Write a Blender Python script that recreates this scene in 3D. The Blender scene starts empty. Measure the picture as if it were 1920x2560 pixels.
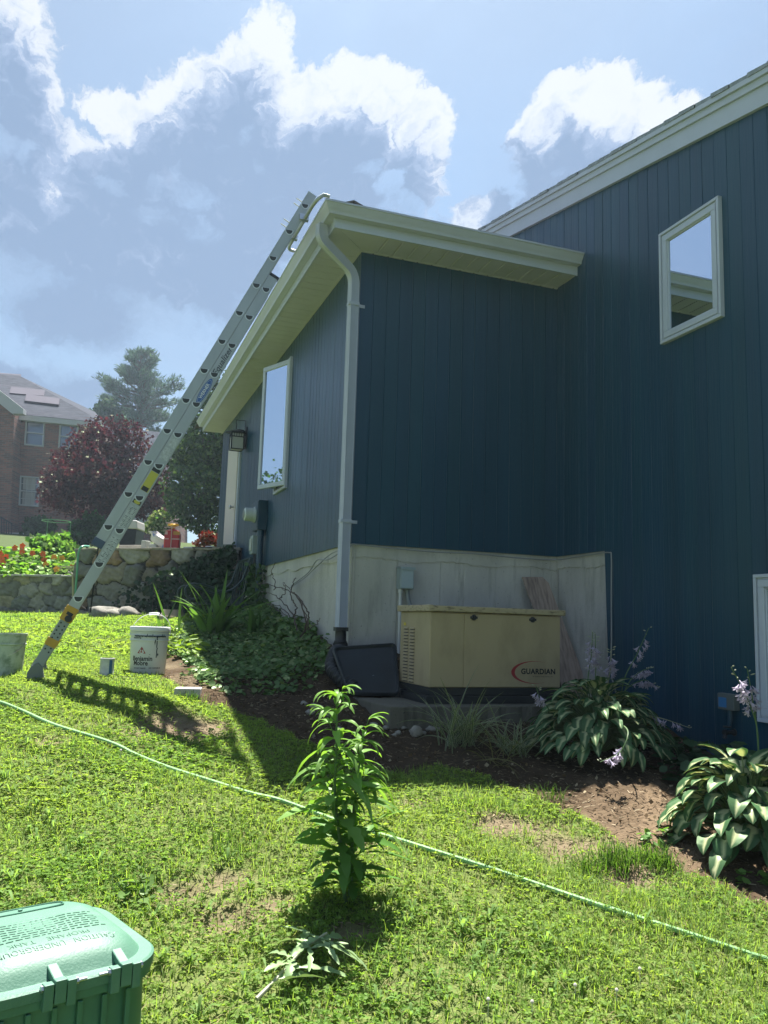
import bpy, math, random
import numpy as np
from math import sin, cos, pi, radians, atan2, sqrt
from mathutils import Matrix, Vector
random.seed(7); rng = np.random.default_rng(11)
scene = bpy.context.scene
COL = scene.collection

# ------------------------------------------------------------------ camera
W = 1.9; ZE = 2.4787; OH = 0.3266; LB = 7.4609; GO = 0.1291; GT = 0.1603; GB = 0.0791
CAM = np.array([-1.9658, -6.238, -0.6243]); YAW, PITCH, ROLL, FPX = -0.3446, 0.1348, 0.0309, 2039.93
_f = np.array([-sin(YAW)*cos(PITCH), cos(YAW)*cos(PITCH), sin(PITCH)])
_r0 = np.array([cos(YAW), sin(YAW), 0.0]); _u0 = np.cross(_r0, _f)
CR = cos(ROLL)*_r0 + sin(ROLL)*_u0; CU = -sin(ROLL)*_r0 + cos(ROLL)*_u0; CF = _f
cam = bpy.data.cameras.new("camera"); cam_o = bpy.data.objects.new("camera", cam); COL.objects.link(cam_o)
cam.sensor_fit = 'VERTICAL'; cam.sensor_height = 36.0; cam.lens = 36.0*FPX/2560.0
cam.clip_start = 0.05; cam.clip_end = 3000
cam_o.matrix_world = Matrix(((CR[0], CU[0], -CF[0], CAM[0]), (CR[1], CU[1], -CF[1], CAM[1]), (CR[2], CU[2], -CF[2], CAM[2]), (0, 0, 0, 1)))
scene.camera = cam_o
# ------------------------------------------------------------------ exposure, sun, sky
vs = scene.view_settings
vs.view_transform = 'Standard'; vs.look = 'None'; vs.exposure = 1.85; vs.gamma = 1.0
SUN = np.array([0.155, 0.44, 1.0]); SUN /= np.linalg.norm(SUN)
sun = bpy.data.lights.new("sun", 'SUN'); sun.energy = 4.6; sun.angle = radians(0.55); sun.color = (1.0, 0.96, 0.90)
sun_o = bpy.data.objects.new("sun", sun); COL.objects.link(sun_o)
sun_o.rotation_euler = Vector(SUN).to_track_quat('Z', 'Y').to_euler(); sun_o.location = (0, 0, 20)

def ray(px, py): return CF + CR*(px-960)/FPX - CU*(py-1280)/FPX
def on(px, py, ax, val):
    d = ray(px, py); i = 'xyz'.index(ax); return CAM + d*((val-CAM[i])/d[i])
def at(px, py, D): return CAM + ray(px, py)*D
def azel(px, py):
    d = ray(px, py); d = d/np.linalg.norm(d); return atan2(d[0], d[1]), math.asin(d[2])

world = bpy.data.worlds.new("World"); scene.world = world; world.use_nodes = True
def build_world():
    nt = world.node_tree; N = nt.nodes; L = nt.links; N.clear()
    def math_n(tree, op, a, b=None, c=None, clamp=False):
        n = tree.nodes.new("ShaderNodeMath"); n.operation = op; n.use_clamp = clamp
        for i, v in enumerate((a, b, c)):
            if v is None: continue
            if isinstance(v, (int, float)): n.inputs[i].default_value = v
            else: tree.links.new(v, n.inputs[i])
        return n.outputs[0]
    # cloud field group : (az, el) in -> signed field out
    blobs = [  # px, py, rx, ry (photo pixels), all turned into azimuth / elevation on the sky
        (655, 150, 62, 95), (600, 215, 85, 90), (500, 235, 75, 70), (560, 290, 120, 100), (700, 250, 80, 70), (430, 275, 70, 60),
        (330, 290, 110, 50), (800, 235, 70, 55), (905, 200, 85, 58), (975, 235, 70, 66), (1040, 290, 70, 62), (1080, 350, 48, 80),
        (1000, 360, 110, 105), (1050, 460, 58, 82), (880, 350, 170, 120), (720, 390, 190, 140), (560, 430, 190, 110), (420, 380, 130, 80),
        (330, 430, 140, 75), (250, 400, 70, 40), (180, 395, 70, 45), (110, 345, 75, 50), (40, 310, 70, 55), (-40, 260, 90, 90),
        (850, 500, 190, 90), (640, 560, 220, 110),
        (1490, 235, 75, 60), (1400, 250, 60, 55), (1580, 250, 70, 48), (1650, 280, 75, 42), (1345, 330, 58, 60), (1440, 340, 120, 105),
        (1540, 340, 120, 80), (1340, 430, 62, 75), (1420, 460, 100, 80), (1240, 520, 70, 45), (1180, 545, 50, 40), (1330, 520, 80, 50),
        (40, 110, 75, 125), (110, 230, 45, 60), (1720, 300, 60, 40),
        (300, 620, 330, 190), (120, 540, 260, 170), (520, 680, 260, 170), (200, 780, 240, 120), (820, 560, 240, 120), (40, 960, 190, 70), (230, 985, 170, 60)]
    g = bpy.data.node_groups.new("cloud_field", 'ShaderNodeTree')
    g.interface.new_socket("P", in_out='INPUT', socket_type='NodeSocketVector'); g.interface.new_socket("F", in_out='OUTPUT', socket_type='NodeSocketFloat')
    gi = g.nodes.new("NodeGroupInput"); go = g.nodes.new("NodeGroupOutput")
    acc = None
    for bx, by, rx, ry in blobs:
        a, e = azel(bx, by); s = 1/FPX
        sub = g.nodes.new("ShaderNodeVectorMath"); sub.operation = 'SUBTRACT'; g.links.new(gi.outputs[0], sub.inputs[0]); sub.inputs[1].default_value = (a*cos(e), e, 0)
        mul = g.nodes.new("ShaderNodeVectorMath"); mul.operation = 'MULTIPLY'; g.links.new(sub.outputs[0], mul.inputs[0]); mul.inputs[1].default_value = (1/(rx*s*1.1), 1/(ry*s*1.1), 0)
        ln = g.nodes.new("ShaderNodeVectorMath"); ln.operation = 'LENGTH'; g.links.new(mul.outputs[0], ln.inputs[0])
        v = math_n(g, 'SUBTRACT', 1.0, ln.outputs['Value'])
        acc = v if acc is None else math_n(g, 'SMOOTH_MAX', acc, v, 0.25)
    g.links.new(acc, go.inputs[0])
    tc = N.new("ShaderNodeTexCoord"); sep = N.new("ShaderNodeSeparateXYZ"); L.new(tc.outputs['Generated'], sep.inputs[0])
    # direction -> (az*cos(el), el)
    az = math_n(nt, 'ARCTAN2', sep.outputs[0], sep.outputs[1]); el = math_n(nt, 'ARCSINE', sep.outputs[2]); azc = math_n(nt, 'MULTIPLY', az, math_n(nt, 'COSINE', el))
    cmb = N.new("ShaderNodeCombineXYZ"); L.new(azc, cmb.inputs[0]); L.new(el, cmb.inputs[1])
    def noise(scale, detail, rough, vec, dist=0.0):
        n = N.new("ShaderNodeTexNoise"); n.inputs['Scale'].default_value = scale; n.inputs['Detail'].default_value = detail; n.inputs['Roughness'].default_value = rough; n.inputs['Distortion'].default_value = dist
        L.new(vec, n.inputs['Vector']); return n
    def vec(op, a, b):
        n = N.new("ShaderNodeVectorMath"); n.operation = op
        for i, v in enumerate((a, b)):
            if isinstance(v, tuple): n.inputs[i].default_value = v
            else: L.new(v, n.inputs[i])
        return n.outputs[0]
    warp = noise(17, 8, 0.6, cmb.outputs[0])
    w1 = vec('MULTIPLY', vec('SUBTRACT', warp.outputs['Color'], (0.5, 0.5, 0.5)), (0.055, 0.055, 0))
    warp2 = noise(60, 6, 0.6, cmb.outputs[0])
    w2 = vec('MULTIPLY', vec('SUBTRACT', warp2.outputs['Color'], (0.5, 0.5, 0.5)), (0.02, 0.02, 0))
    P = vec('ADD', vec('ADD', cmb.outputs[0], w1), w2)
    P2 = vec('ADD', P, (0.013, 0.074, 0))
    def field(p):
        n = N.new("ShaderNodeGroup"); n.node_tree = g; L.new(p, n.inputs[0]); return n.outputs[0]
    def centred(v, k): return math_n(nt, 'MULTIPLY', math_n(nt, 'SUBTRACT', v, 0.5), k)
    f0 = field(P); f1 = field(P2)
    fine = centred(noise(95, 6, 0.62, P).outputs['Fac'], 0.75); bil = centred(noise(30, 5, 0.6, P, 0.9).outputs['Fac'], 1.0); low = centred(noise(10, 4, 0.6, cmb.outputs[0]).outputs['Fac'], 1.0)
    fd = math_n(nt, 'ADD', math_n(nt, 'ADD', f0, fine), math_n(nt, 'MULTIPLY', bil, 0.45))
    soft = math_n(nt, 'MULTIPLY', math_n(nt, 'SUBTRACT', f1, math_n(nt, 'SUBTRACT', f0, 0.06)), 2.6, clamp=True)
    dens = N.new("ShaderNodeMapRange"); dens.interpolation_type = 'SMOOTHSTEP'; L.new(math_n(nt, 'ADD', fd, math_n(nt, 'MULTIPLY', low, math_n(nt, 'MULTIPLY', soft, 1.2))), dens.inputs['Value']); dens.inputs['From Min'].default_value = -0.04; L.new(math_n(nt, 'MULTIPLY_ADD', soft, 0.75, 0.26), dens.inputs['From Max'])
    lit = N.new("ShaderNodeMapRange"); lit.interpolation_type = 'SMOOTHSTEP'
    L.new(math_n(nt, 'ADD', math_n(nt, 'ADD', math_n(nt, 'ADD', f1, math_n(nt, 'MULTIPLY', low, 0.85)), math_n(nt, 'MULTIPLY', bil, 2.4)), math_n(nt, 'MULTIPLY', fine, 0.9)), lit.inputs['Value'])
    lit.inputs['From Min'].default_value = -1.0; lit.inputs['From Max'].default_value = 0.50; lit.inputs['To Min'].default_value = 1.0; lit.inputs['To Max'].default_value = 0.0
    ccol = N.new("ShaderNodeValToRGB"); L.new(lit.outputs[0], ccol.inputs[0])
    cr = ccol.color_ramp; cr.elements[0].position = 0.0; cr.elements[0].color = (0.068, 0.098, 0.154, 1); cr.elements[1].position = 1.0; cr.elements[1].color = (0.238, 0.246, 0.258, 1)
    e = cr.elements.new(0.35); e.color = (0.104, 0.134, 0.194, 1); e = cr.elements.new(0.65); e.color = (0.185, 0.205, 0.240, 1)
    # thin veil over the blue, and the sky itself
    sky = N.new("ShaderNodeTexSky"); sky.sky_type = 'NISHITA'; sky.sun_disc = False; sky.sun_elevation = math.asin(SUN[2]); sky.sun_rotation = atan2(SUN[0], SUN[1])
    sky.air_density = 1.1; sky.dust_density = 1.6; sky.ozone_density = 2.0
    sk = N.new("ShaderNodeMix"); sk.data_type = 'RGBA'; sk.blend_type = 'MULTIPLY'; sk.inputs[0].default_value = 1.0; L.new(sky.outputs[0], sk.inputs[6]); sk.inputs[7].default_value = (0.030, 0.036, 0.038, 1)
    vn = noise(3.2, 6, 0.55, cmb.outputs[0], 0.4)
    veil = N.new("ShaderNodeMapRange"); L.new(vn.outputs['Fac'], veil.inputs['Value']); veil.inputs['From Min'].default_value = 0.36; veil.inputs['From Max'].default_value = 0.68; veil.inputs['To Min'].default_value = 0.04; veil.inputs['To Max'].default_value = 0.50
    lowv = N.new("ShaderNodeMapRange"); L.new(azc, lowv.inputs['Value']); lowv.inputs['From Min'].default_value = 0.75; lowv.inputs['From Max'].default_value = -0.25; lowv.inputs['To Min'].default_value = 0.0; lowv.inputs['To Max'].default_value = 0.35
    vm = math_n(nt, 'ADD', veil.outputs[0], lowv.outputs[0], clamp=True)
    m1 = N.new("ShaderNodeMix"); m1.data_type = 'RGBA'; L.new(vm, m1.inputs[0]); L.new(sk.outputs[2], m1.inputs[6]); m1.inputs[7].default_value = (0.103, 0.134, 0.188, 1)
    m2 = N.new("ShaderNodeMix"); m2.data_type = 'RGBA'; L.new(math_n(nt, 'MULTIPLY', dens.outputs[0], 0.93), m2.inputs[0]); L.new(m1.outputs[2], m2.inputs[6]); L.new(ccol.outputs[0], m2.inputs[7])
    bg = N.new("ShaderNodeBackground"); L.new(m2.outputs[2], bg.inputs[0]); bg.inputs[1].default_value = 1.0
    out = N.new("ShaderNodeOutputWorld"); L.new(bg.outputs[0], out.inputs[0])
build_world()

# ------------------------------------------------------------------ materials
def mat(name, col, rough=0.6, metal=0.0, var=0.0, vscale=8.0, bump=0.0, bscale=60.0, spec=0.5, stretch=(1, 1, 1), col2=None, attr=False, coat=0.0, thr=None):
    m = bpy.data.materials.new(name); m.use_nodes = True; nt = m.node_tree; N = nt.nodes; L = nt.links
    p = N['Principled BSDF']; p.inputs['Roughness'].default_value = rough; p.inputs['Metallic'].default_value = metal; p.inputs['Specular IOR Level'].default_value = spec
    p.inputs['Base Color'].default_value = (*col, 1)
    if coat: p.inputs['Coat Weight'].default_value = coat; p.inputs['Coat Roughness'].default_value = 0.15
    tc = N.new("ShaderNodeTexCoord"); mp = N.new("ShaderNodeMapping"); mp.inputs['Scale'].default_value = stretch; L.new(tc.outputs['Object'], mp.inputs[0])
    cur = None
    if attr:
        a = N.new("ShaderNodeAttribute"); a.attribute_name = "Col"; cur = a.outputs['Color']
    if var or col2:
        n = N.new("ShaderNodeTexNoise"); n.inputs['Scale'].default_value = vscale; n.inputs['Detail'].default_value = 6; n.inputs['Roughness'].default_value = 0.6; L.new(mp.outputs[0], n.inputs['Vector'])
        mx = N.new("ShaderNodeMix"); mx.data_type = 'RGBA'; fac = n.outputs['Fac']
        mr = N.new("ShaderNodeMapRange"); L.new(fac, mr.inputs[0]); mr.inputs[1].default_value, mr.inputs[2].default_value = thr or (0.3, 0.7); L.new(mr.outputs[0], mx.inputs[0])
        if col2: c1, c2 = col, col2
        else: c1 = tuple(c*(1-var) for c in col); c2 = tuple(min(1, c*(1+var)) for c in col)
        mx.inputs[6].default_value = (*c1, 1); mx.inputs[7].default_value = (*c2, 1)
        if cur is not None:
            mu = N.new("ShaderNodeMix"); mu.data_type = 'RGBA'; mu.blend_type = 'MULTIPLY'; mu.inputs[0].default_value = 1; L.new(cur, mu.inputs[6]); L.new(mx.outputs[2], mu.inputs[7]); cur = mu.outputs[2]
        else: cur = mx.outputs[2]
    if cur is not None: L.new(cur, p.inputs['Base Color'])
    if bump:
        n2 = N.new("ShaderNodeTexNoise"); n2.inputs['Scale'].default_value = bscale; n2.inputs['Detail'].default_value = 5; L.new(mp.outputs[0], n2.inputs['Vector'])
        b = N.new("ShaderNodeBump"); b.inputs['Strength'].default_value = bump; b.inputs['Distance'].default_value = 0.01; L.new(n2.outputs['Fac'], b.inputs['Height']); L.new(b.outputs[0], p.inputs['Normal'])
    return m
def leafmat(name, trans=0.45, gloss=0.06, rough=0.4, tint=(1, 1, 1), tt=(1.5, 1.7, 0.6)):
    m = bpy.data.materials.new(name); m.use_nodes = True; nt = m.node_tree; N = nt.nodes; L = nt.links; N.clear()
    a = N.new("ShaderNodeAttribute"); a.attribute_name = "Col"
    d = N.new("ShaderNodeBsdfDiffuse"); L.new(a.outputs[0], d.inputs[0])
    t = N.new("ShaderNodeBsdfTranslucent")
    mu = N.new("ShaderNodeMix"); mu.data_type = 'RGBA'; mu.blend_type = 'MULTIPLY'; mu.inputs[0].default_value = 1; L.new(a.outputs[0], mu.inputs[6]); mu.inputs[7].default_value = (*tt, 1); L.new(mu.outputs[2], t.inputs[0])
    m1 = N.new("ShaderNodeMixShader"); m1.inputs[0].default_value = trans; L.new(d.outputs[0], m1.inputs[1]); L.new(t.outputs[0], m1.inputs[2])
    g = N.new("ShaderNodeBsdfGlossy"); g.inputs['Roughness'].default_value = rough; g.inputs[0].default_value = (.6, .75, .5, 1)
    m2 = N.new("ShaderNodeMixShader"); m2.inputs[0].default_value = gloss*.5; L.new(m1.outputs[0], m2.inputs[1]); L.new(g.outputs[0], m2.inputs[2])
    o = N.new("ShaderNodeOutputMaterial"); L.new(m2.outputs[0], o.inputs[0]); return m
def glassmat(name, refl=0.5, dark=(0.012, 0.016, 0.02)):
    m = bpy.data.materials.new(name); m.use_nodes = True; nt = m.node_tree; N = nt.nodes; L = nt.links; N.clear()
    d = N.new("ShaderNodeBsdfDiffuse"); d.inputs[0].default_value = (*dark, 1)
    g = N.new("ShaderNodeBsdfGlossy"); g.inputs['Roughness'].default_value = 0.015; g.inputs[0].default_value = (0.66, 0.74, 0.84, 1)
    fr = N.new("ShaderNodeFresnel"); fr.inputs[0].default_value = 1.6
    mr = N.new("ShaderNodeMapRange"); L.new(fr.outputs[0], mr.inputs[0]); mr.inputs[3].default_value = refl; mr.inputs[4].default_value = 1.0
    mx = N.new("ShaderNodeMixShader"); L.new(mr.outputs[0], mx.inputs[0]); L.new(d.outputs[0], mx.inputs[1]); L.new(g.outputs[0], mx.inputs[2])
    o = N.new("ShaderNodeOutputMaterial"); L.new(mx.outputs[0], o.inputs[0]); return m

# ------------------------------------------------------------------ mesh helpers
class MB:
    def __init__(s): s.V = []; s.F = []; s.C = []; s.cur = None
    def v(s, p, c=None): s.V.append(tuple(float(x) for x in p)); s.C.append(c or s.cur or (1, 1, 1)); return len(s.V)-1
    def f(s, *i): s.F.append(tuple(i))
    def quad(s, a, b, c, d): s.f(*[s.v(p) for p in (a, b, c, d)])
    def poly(s, pts): s.f(*[s.v(p) for p in pts])
    def box(s, x0, x1, y0, y1, z0, z1):
        i = [s.v(p) for p in ((x0, y0, z0), (x1, y0, z0), (x1, y1, z0), (x0, y1, z0), (x0, y0, z1), (x1, y0, z1), (x1, y1, z1), (x0, y1, z1))]
        for q in ((0, 3, 2, 1), (4, 5, 6, 7), (0, 1, 5, 4), (1, 2, 6, 5), (2, 3, 7, 6), (3, 0, 4, 7)): s.f(*[i[k] for k in q])
    def obox(s, o, U, V, N, u0, u1, v0, v1, n0, n1):
        o, U, V, N = map(np.asarray, (o, U, V, N))
        i = [s.v(o+U*a+V*b+N*c) for a, b, c in ((u0, v0, n0), (u1, v0, n0), (u1, v1, n0), (u0, v1, n0), (u0, v0, n1), (u1, v0, n1), (u1, v1, n1), (u0, v1, n1))]
        for q in ((0, 3, 2, 1), (4, 5, 6, 7), (0, 1, 5, 4), (1, 2, 6, 5), (2, 3, 7, 6), (3, 0, 4, 7)): s.f(*[i[k] for k in q])
    def prism(s, pts, d):
        d = np.asarray(d); a = [s.v(p) for p in pts]; b = [s.v(np.asarray(p)+d) for p in pts]; n = len(pts)
        s.f(*a[::-1]); s.f(*b)
        for k in range(n): s.f(a[k], a[(k+1) % n], b[(k+1) % n], b[k])
    def tube(s, pts, r, n=8, cap=True, close=False):
        P = [np.asarray(p, float) for p in pts]; m = len(P); R = r if hasattr(r, '__len__') else [r]*m
        rings = []; ref = None
        for k in range(m):
            t = P[min(k+1, m-1)]-P[max(k-1, 0)]; t = t/(np.linalg.norm(t)+1e-9)
            if ref is None: ref = np.cross(t, (0, 0, 1) if abs(t[2]) < .9 else (1, 0, 0))
            ref = ref-t*(ref@t); ref /= np.linalg.norm(ref)+1e-9; b = np.cross(t, ref)
            rings.append([s.v(P[k]+R[k]*(ref*cos(2*pi*j/n)+b*sin(2*pi*j/n))) for j in range(n)])
        for k in range(m-1):
            for j in range(n): s.f(rings[k][j], rings[k][(j+1) % n], rings[k+1][(j+1) % n], rings[k+1][j])
        if cap: s.f(*rings[0][::-1]); s.f(*rings[-1])
    def lathe(s, prof, c, n=32, cap0=True, cap1=True, axis=None):
        c = np.asarray(c, float)
        if axis is None: A, B, Z = np.array((1., 0, 0)), np.array((0, 1., 0)), np.array((0, 0, 1.))
        else:
            Z = np.asarray(axis, float); Z = Z/np.linalg.norm(Z); A = np.cross(Z, (0, 0, 1) if abs(Z[2]) < .9 else (1, 0, 0)); A /= np.linalg.norm(A); B = np.cross(Z, A)
        rg = [[s.v(c+A*r*cos(2*pi*j/n)+B*r*sin(2*pi*j/n)+Z*z) for j in range(n)] for r, z in prof]
        for k in range(len(rg)-1):
            for j in range(n): s.f(rg[k][j], rg[k][(j+1) % n], rg[k+1][(j+1) % n], rg[k+1][j])
        if cap0: s.f(*rg[0][::-1])
        if cap1: s.f(*rg[-1])
    def grid(s, fn, nu, nv):
        idx = [[s.v(*fn(i/nu, j/nv)) if isinstance(fn(0, 0), tuple) and len(fn(0, 0)) == 2 else s.v(fn(i/nu, j/nv)) for j in range(nv+1)] for i in range(nu+1)]
        for i in range(nu):
            for j in range(nv): s.f(idx[i][j], idx[i+1][j], idx[i+1][j+1], idx[i][j+1])
    def leaf(s, base, d, length, wf, droop=1.0, segs=8, cols=((0, 1, .05),), fold=0.25, cf=None, roll=0.0, up=(0, 0, 1), wave=0.0, start=0.0):
        # a blade growing from base along d, bending down by 'droop' radians over its length; wf(t) half width; cf(t,u) colour
        p = np.asarray(base, float).copy(); d = np.asarray(d, float); d = d/np.linalg.norm(d); up = np.asarray(up, float)
        side = np.cross(d, up); side = side/(np.linalg.norm(side)+1e-9) if np.linalg.norm(side) > 1e-3 else np.array((1., 0, 0))
        if roll:
            nn = np.cross(side, d); side = side*cos(roll)+nn*sin(roll)
        US = (-1, -.72, -.36, 0, .36, .72, 1) if cf else (-1, 0, 1); rows = []; st = length/segs
        for k in range(segs+1):
            t = k/segs; nrm = np.cross(side, d); w = wf(t)
            rows.append([s.v(p+side*u*w+nrm*(abs(u)*w*fold+wave*w*sin(t*17+u*2)), cf(t, u) if cf else None) for u in US])
            ang = -droop/segs; nd = d*cos(ang)+nrm*sin(ang)
            d = nd/np.linalg.norm(nd); p = p+d*st
        for k in range(segs):
            for j in range(len(US)-1): s.f(rows[k][j], rows[k][j+1], rows[k+1][j+1], rows[k+1][j])
        return p
LOC = {}
def _finish(o, me, m, smooth, bevel, angle):
    if m: me.materials.append(m)
    if smooth:
        me.polygons.foreach_set('use_smooth', [True]*len(me.polygons))
        if smooth != 'full': me.set_sharp_from_angle(angle=radians(angle))
    if bevel:
        b = o.modifiers.new("bevel", 'BEVEL'); b.width = bevel; b.segments = 2; b.limit_method = 'ANGLE'; b.angle_limit = radians(35)
def build(name, mb, m, parent=None, loc=None, smooth=False, bevel=0, angle=35, kind=None):
    L0 = np.asarray(LOC[parent] if parent else (loc if loc is not None else (0, 0, 0)), float)
    me = bpy.data.meshes.new(name); V = np.array(mb.V)-L0; me.from_pydata(V.tolist(), [], mb.F); me.update()
    if any(c != (1, 1, 1) for c in mb.C):
        at_ = me.color_attributes.new("Col", 'FLOAT_COLOR', 'POINT'); at_.data.foreach_set('color', np.c_[np.array(mb.C), np.ones(len(mb.C))].ravel().astype(np.float32))
    o = bpy.data.objects.new(name, me); COL.objects.link(o); LOC[o] = L0
    if parent: o.parent = parent
    else: o.location = L0
    _finish(o, me, m, smooth, bevel, angle)
    if kind: o['kind'] = kind
    return o
def build_np(name, V, F, m, C=None, parent=None, loc=None, smooth=False, kind=None):
    L0 = np.asarray(LOC[parent] if parent else (loc if loc is not None else (0, 0, 0)), float)
    me = bpy.data.meshes.new(name); n, k = F.shape
    me.vertices.add(len(V)); me.vertices.foreach_set('co', (V-L0).astype(np.float32).ravel())
    me.loops.add(n*k); me.loops.foreach_set('vertex_index', F.astype(np.int32).ravel())
    me.polygons.add(n); me.polygons.foreach_set('loop_start', np.arange(0, n*k, k, dtype=np.int32))
    if smooth: me.polygons.foreach_set('use_smooth', np.ones(n, bool))
    me.update(calc_edges=True); me.validate()
    if C is not None:
        a = me.color_attributes.new("Col", 'FLOAT_COLOR', 'POINT'); a.data.foreach_set('color', np.c_[C, np.ones(len(C))].astype(np.float32).ravel())
    o = bpy.data.objects.new(name, me); COL.objects.link(o); LOC[o] = L0
    if parent: o.parent = parent
    else: o.location = L0
    me.materials.append(m)
    if kind: o['kind'] = kind
    return o
def thing(name, label, cat, loc, group=None):
    o = bpy.data.objects.new(name, None); COL.objects.link(o); o.location = tuple(map(float, loc)); o.empty_display_size = .1; LOC[o] = np.asarray(loc, float)
    tag(o, label, cat, group); return o
def tag(o, label, cat, group=None):
    o['label'] = label; o['category'] = cat
    if group: o['group'] = group
    return o
def copy_tree(o, parent=None):
    c = o.copy(); COL.objects.link(c); LOC[c] = LOC[o]; c.parent = parent
    for ch in list(o.children): copy_tree(ch, c)
    return c
def cards(P, D, Nn, S, tmpl, faces):
    """instances of a small leaf template: P pos, D direction, Nn approx normal, S size"""
    D = D/np.linalg.norm(D, axis=1, keepdims=True); sd = np.cross(D, Nn); sd /= np.linalg.norm(sd, axis=1, keepdims=True)+1e-9; nn = np.cross(sd, D)
    T = np.asarray(tmpl, float); k = len(T); S = np.asarray(S).reshape(-1, 1, 1)
    V = P[:, None, :]+S*(T[None, :, 0:1]*D[:, None, :]+T[None, :, 1:2]*sd[:, None, :]+T[None, :, 2:3]*nn[:, None, :])
    Fc = np.asarray(faces)[None]+(np.arange(len(P))*k)[:, None, None]
    return V.reshape(-1, 3), Fc.reshape(-1, len(faces[0]))
LEAF4 = [(0, 0, 0), (.5, -.5, .06), (1, 0, -.05), (.5, .5, .06)]; LEAF4F = [(0, 1, 2, 3)]
LEAF6 = [(0, 0, 0), (.35, -.42, .05), (.75, -.36, .04), (1, 0, -.04), (.75, .36, .04), (.35, .42, .05)]; LEAF6F = [(0, 1, 2, 3), (0, 3, 4, 5)]
def rdir(n, zlo=-1, zhi=1):
    z = rng.uniform(zlo, zhi, n); a = rng.uniform(0, 2*pi, n); r = np.sqrt(np.maximum(0, 1-z*z)); return np.c_[r*np.cos(a), r*np.sin(a), z]
def jcol(n, base, v=.25, hue=.12, k=4):
    c = np.array(base)[None]*(1+rng.uniform(-v, v, (n, 1)))*(1+rng.uniform(-hue, hue, (n, 3))); return np.repeat(np.clip(c, 0, 1), k, axis=0)
def text_mesh(body, size, bold=0.0, align='CENTER', space=1.0, shear=0.0):
    cu = bpy.data.curves.new("t", 'FONT'); cu.body = body; cu.size = size; cu.align_x = align; cu.align_y = 'CENTER'; cu.offset = bold; cu.space_character = space; cu.shear = shear; cu.resolution_u = 3
    o = bpy.data.objects.new("t", cu); COL.objects.link(o); dg = bpy.context.evaluated_depsgraph_get(); dg.update()
    me = o.evaluated_get(dg).to_mesh(); V = np.array([v.co[:] for v in me.vertices]); F = [tuple(p.vertices) for p in me.polygons]
    o.evaluated_get(dg).to_mesh_clear(); bpy.data.objects.remove(o); bpy.data.curves.remove(cu)
    return V, F
def put2d(mb, V, F, fn):
    i0 = len(mb.V)
    for p in V: mb.v(fn(p[0], p[1]))
    for f in F: mb.f(*[i+i0 for i in f])
def plane_fn(o, U, V, N, eps):
    o, U, V, N = map(np.asarray, (o, U, V, N)); return lambda a, b: o+U*a+V*b+N*eps
def ellipse(rx, ry, n=32): return [(rx*cos(2*pi*k/n), ry*sin(2*pi*k/n)) for k in range(n)]

# ------------------------------------------------------------------ ground height
YT = np.array([-40, -12, -6.24, -4, -2.3, -.5, .4, 3, 5, 7.2, 8, 12, 20, 40, 60, 200.]); ZT = np.array([-4.0, -2.95, -2.2, -1.83, -1.48, -1.14, -1.085, -.80, -.72, -.70, -.70, -.70, -.70, -.70, -.7, -.7])
YU = np.array([-40, 7, 9, 14, 25, 35, 60, 200.]); ZU = np.array([.1, .1, .12, .45, 1.7, 3.0, 4.0, 6])
def wall_side(x, y):  # >0 behind the stone walls
    return np.where(x > -2.06, (y-5.0)-(-x)*.85-.25, (y-6.8)-(-x-2.06)*.8-.25)
def gz(x, y):
    x = np.asarray(x, float); y = np.asarray(y, float)
    z = np.interp(y, YT, ZT)
    dB = np.clip(-x, 0, 9); z = z+np.where(y > -.4, .25*np.exp(-dB/.75)*np.clip((y+.4)/.4, 0, 1), 0)
    z = z+.018*np.sin(x*2.3+y*1.1)+.012*np.sin(x*5.1-y*3.7)+.008*np.sin(x*11+y*9)
    up = np.interp(y, YU, ZU); t = np.clip(wall_side(x, y)/.25+.5, 0, 1); t = np.where((x < .3) & (y > 4), t, np.where(y > 7.6, 1, 0))
    return z*(1-t)+up*t
def gnd(px, py):
    d = ray(px, py); t = np.arange(.6, 40, .004); X = CAM[None]+d[None]*t[:, None]
    k = np.argmax(X[:, 2] < gz(X[:, 0], X[:, 1])); return X[k]
def G(x, y): return np.array((x, y, float(gz(x, y))))

# ------------------------------------------------------------------ shared materials
M_SID = mat("navy_siding_paint", (0.0075, 0.049, 0.088), rough=0.33, spec=0.34, attr=True, var=0.13, vscale=6, bump=0.3, bscale=55, stretch=(1, 1, .06))
M_SIDP = mat("navy_fixture_paint", (0.0065, 0.043, 0.078), rough=0.36, var=0.08, vscale=5)
M_TRIM = mat("bounce_tinted_trim", (0.42, 0.46, 0.56), rough=0.4, var=0.04, vscale=4)  # white vinyl, tinted bluish to offset green light bounced off the lawn
M_SOF = mat("bounce_tinted_soffit", (0.46, 0.465, 0.52), rough=0.5, var=0.05, vscale=3)  # cool tint in the colour counters the lawn's green bounce light
M_GUT = mat("bounce_tinted_gutter", (0.41, 0.44, 0.54), rough=0.35, var=0.05, vscale=5)  # white gutter given a bluish tint against green bounce light
M_SHIN = mat("roof_shingle", (0.10, 0.095, 0.09), spec=.05, rough=0.9, var=0.4, vscale=30, bump=.5, bscale=90)
M_GLASS = glassmat("window_glass", .22)
M_GLASSB = glassmat("window_glass_bright", .28)
M_BLACK = mat("black_plastic", (0.012, 0.014, 0.017), rough=0.45, var=.15)
M_STEEL = mat("zinc_steel", (0.55, 0.56, 0.57), rough=0.35, metal=1.0)
M_GREYBOX = mat("grey_enamel", (0.30, 0.36, 0.38), rough=0.45, var=.05)

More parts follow.
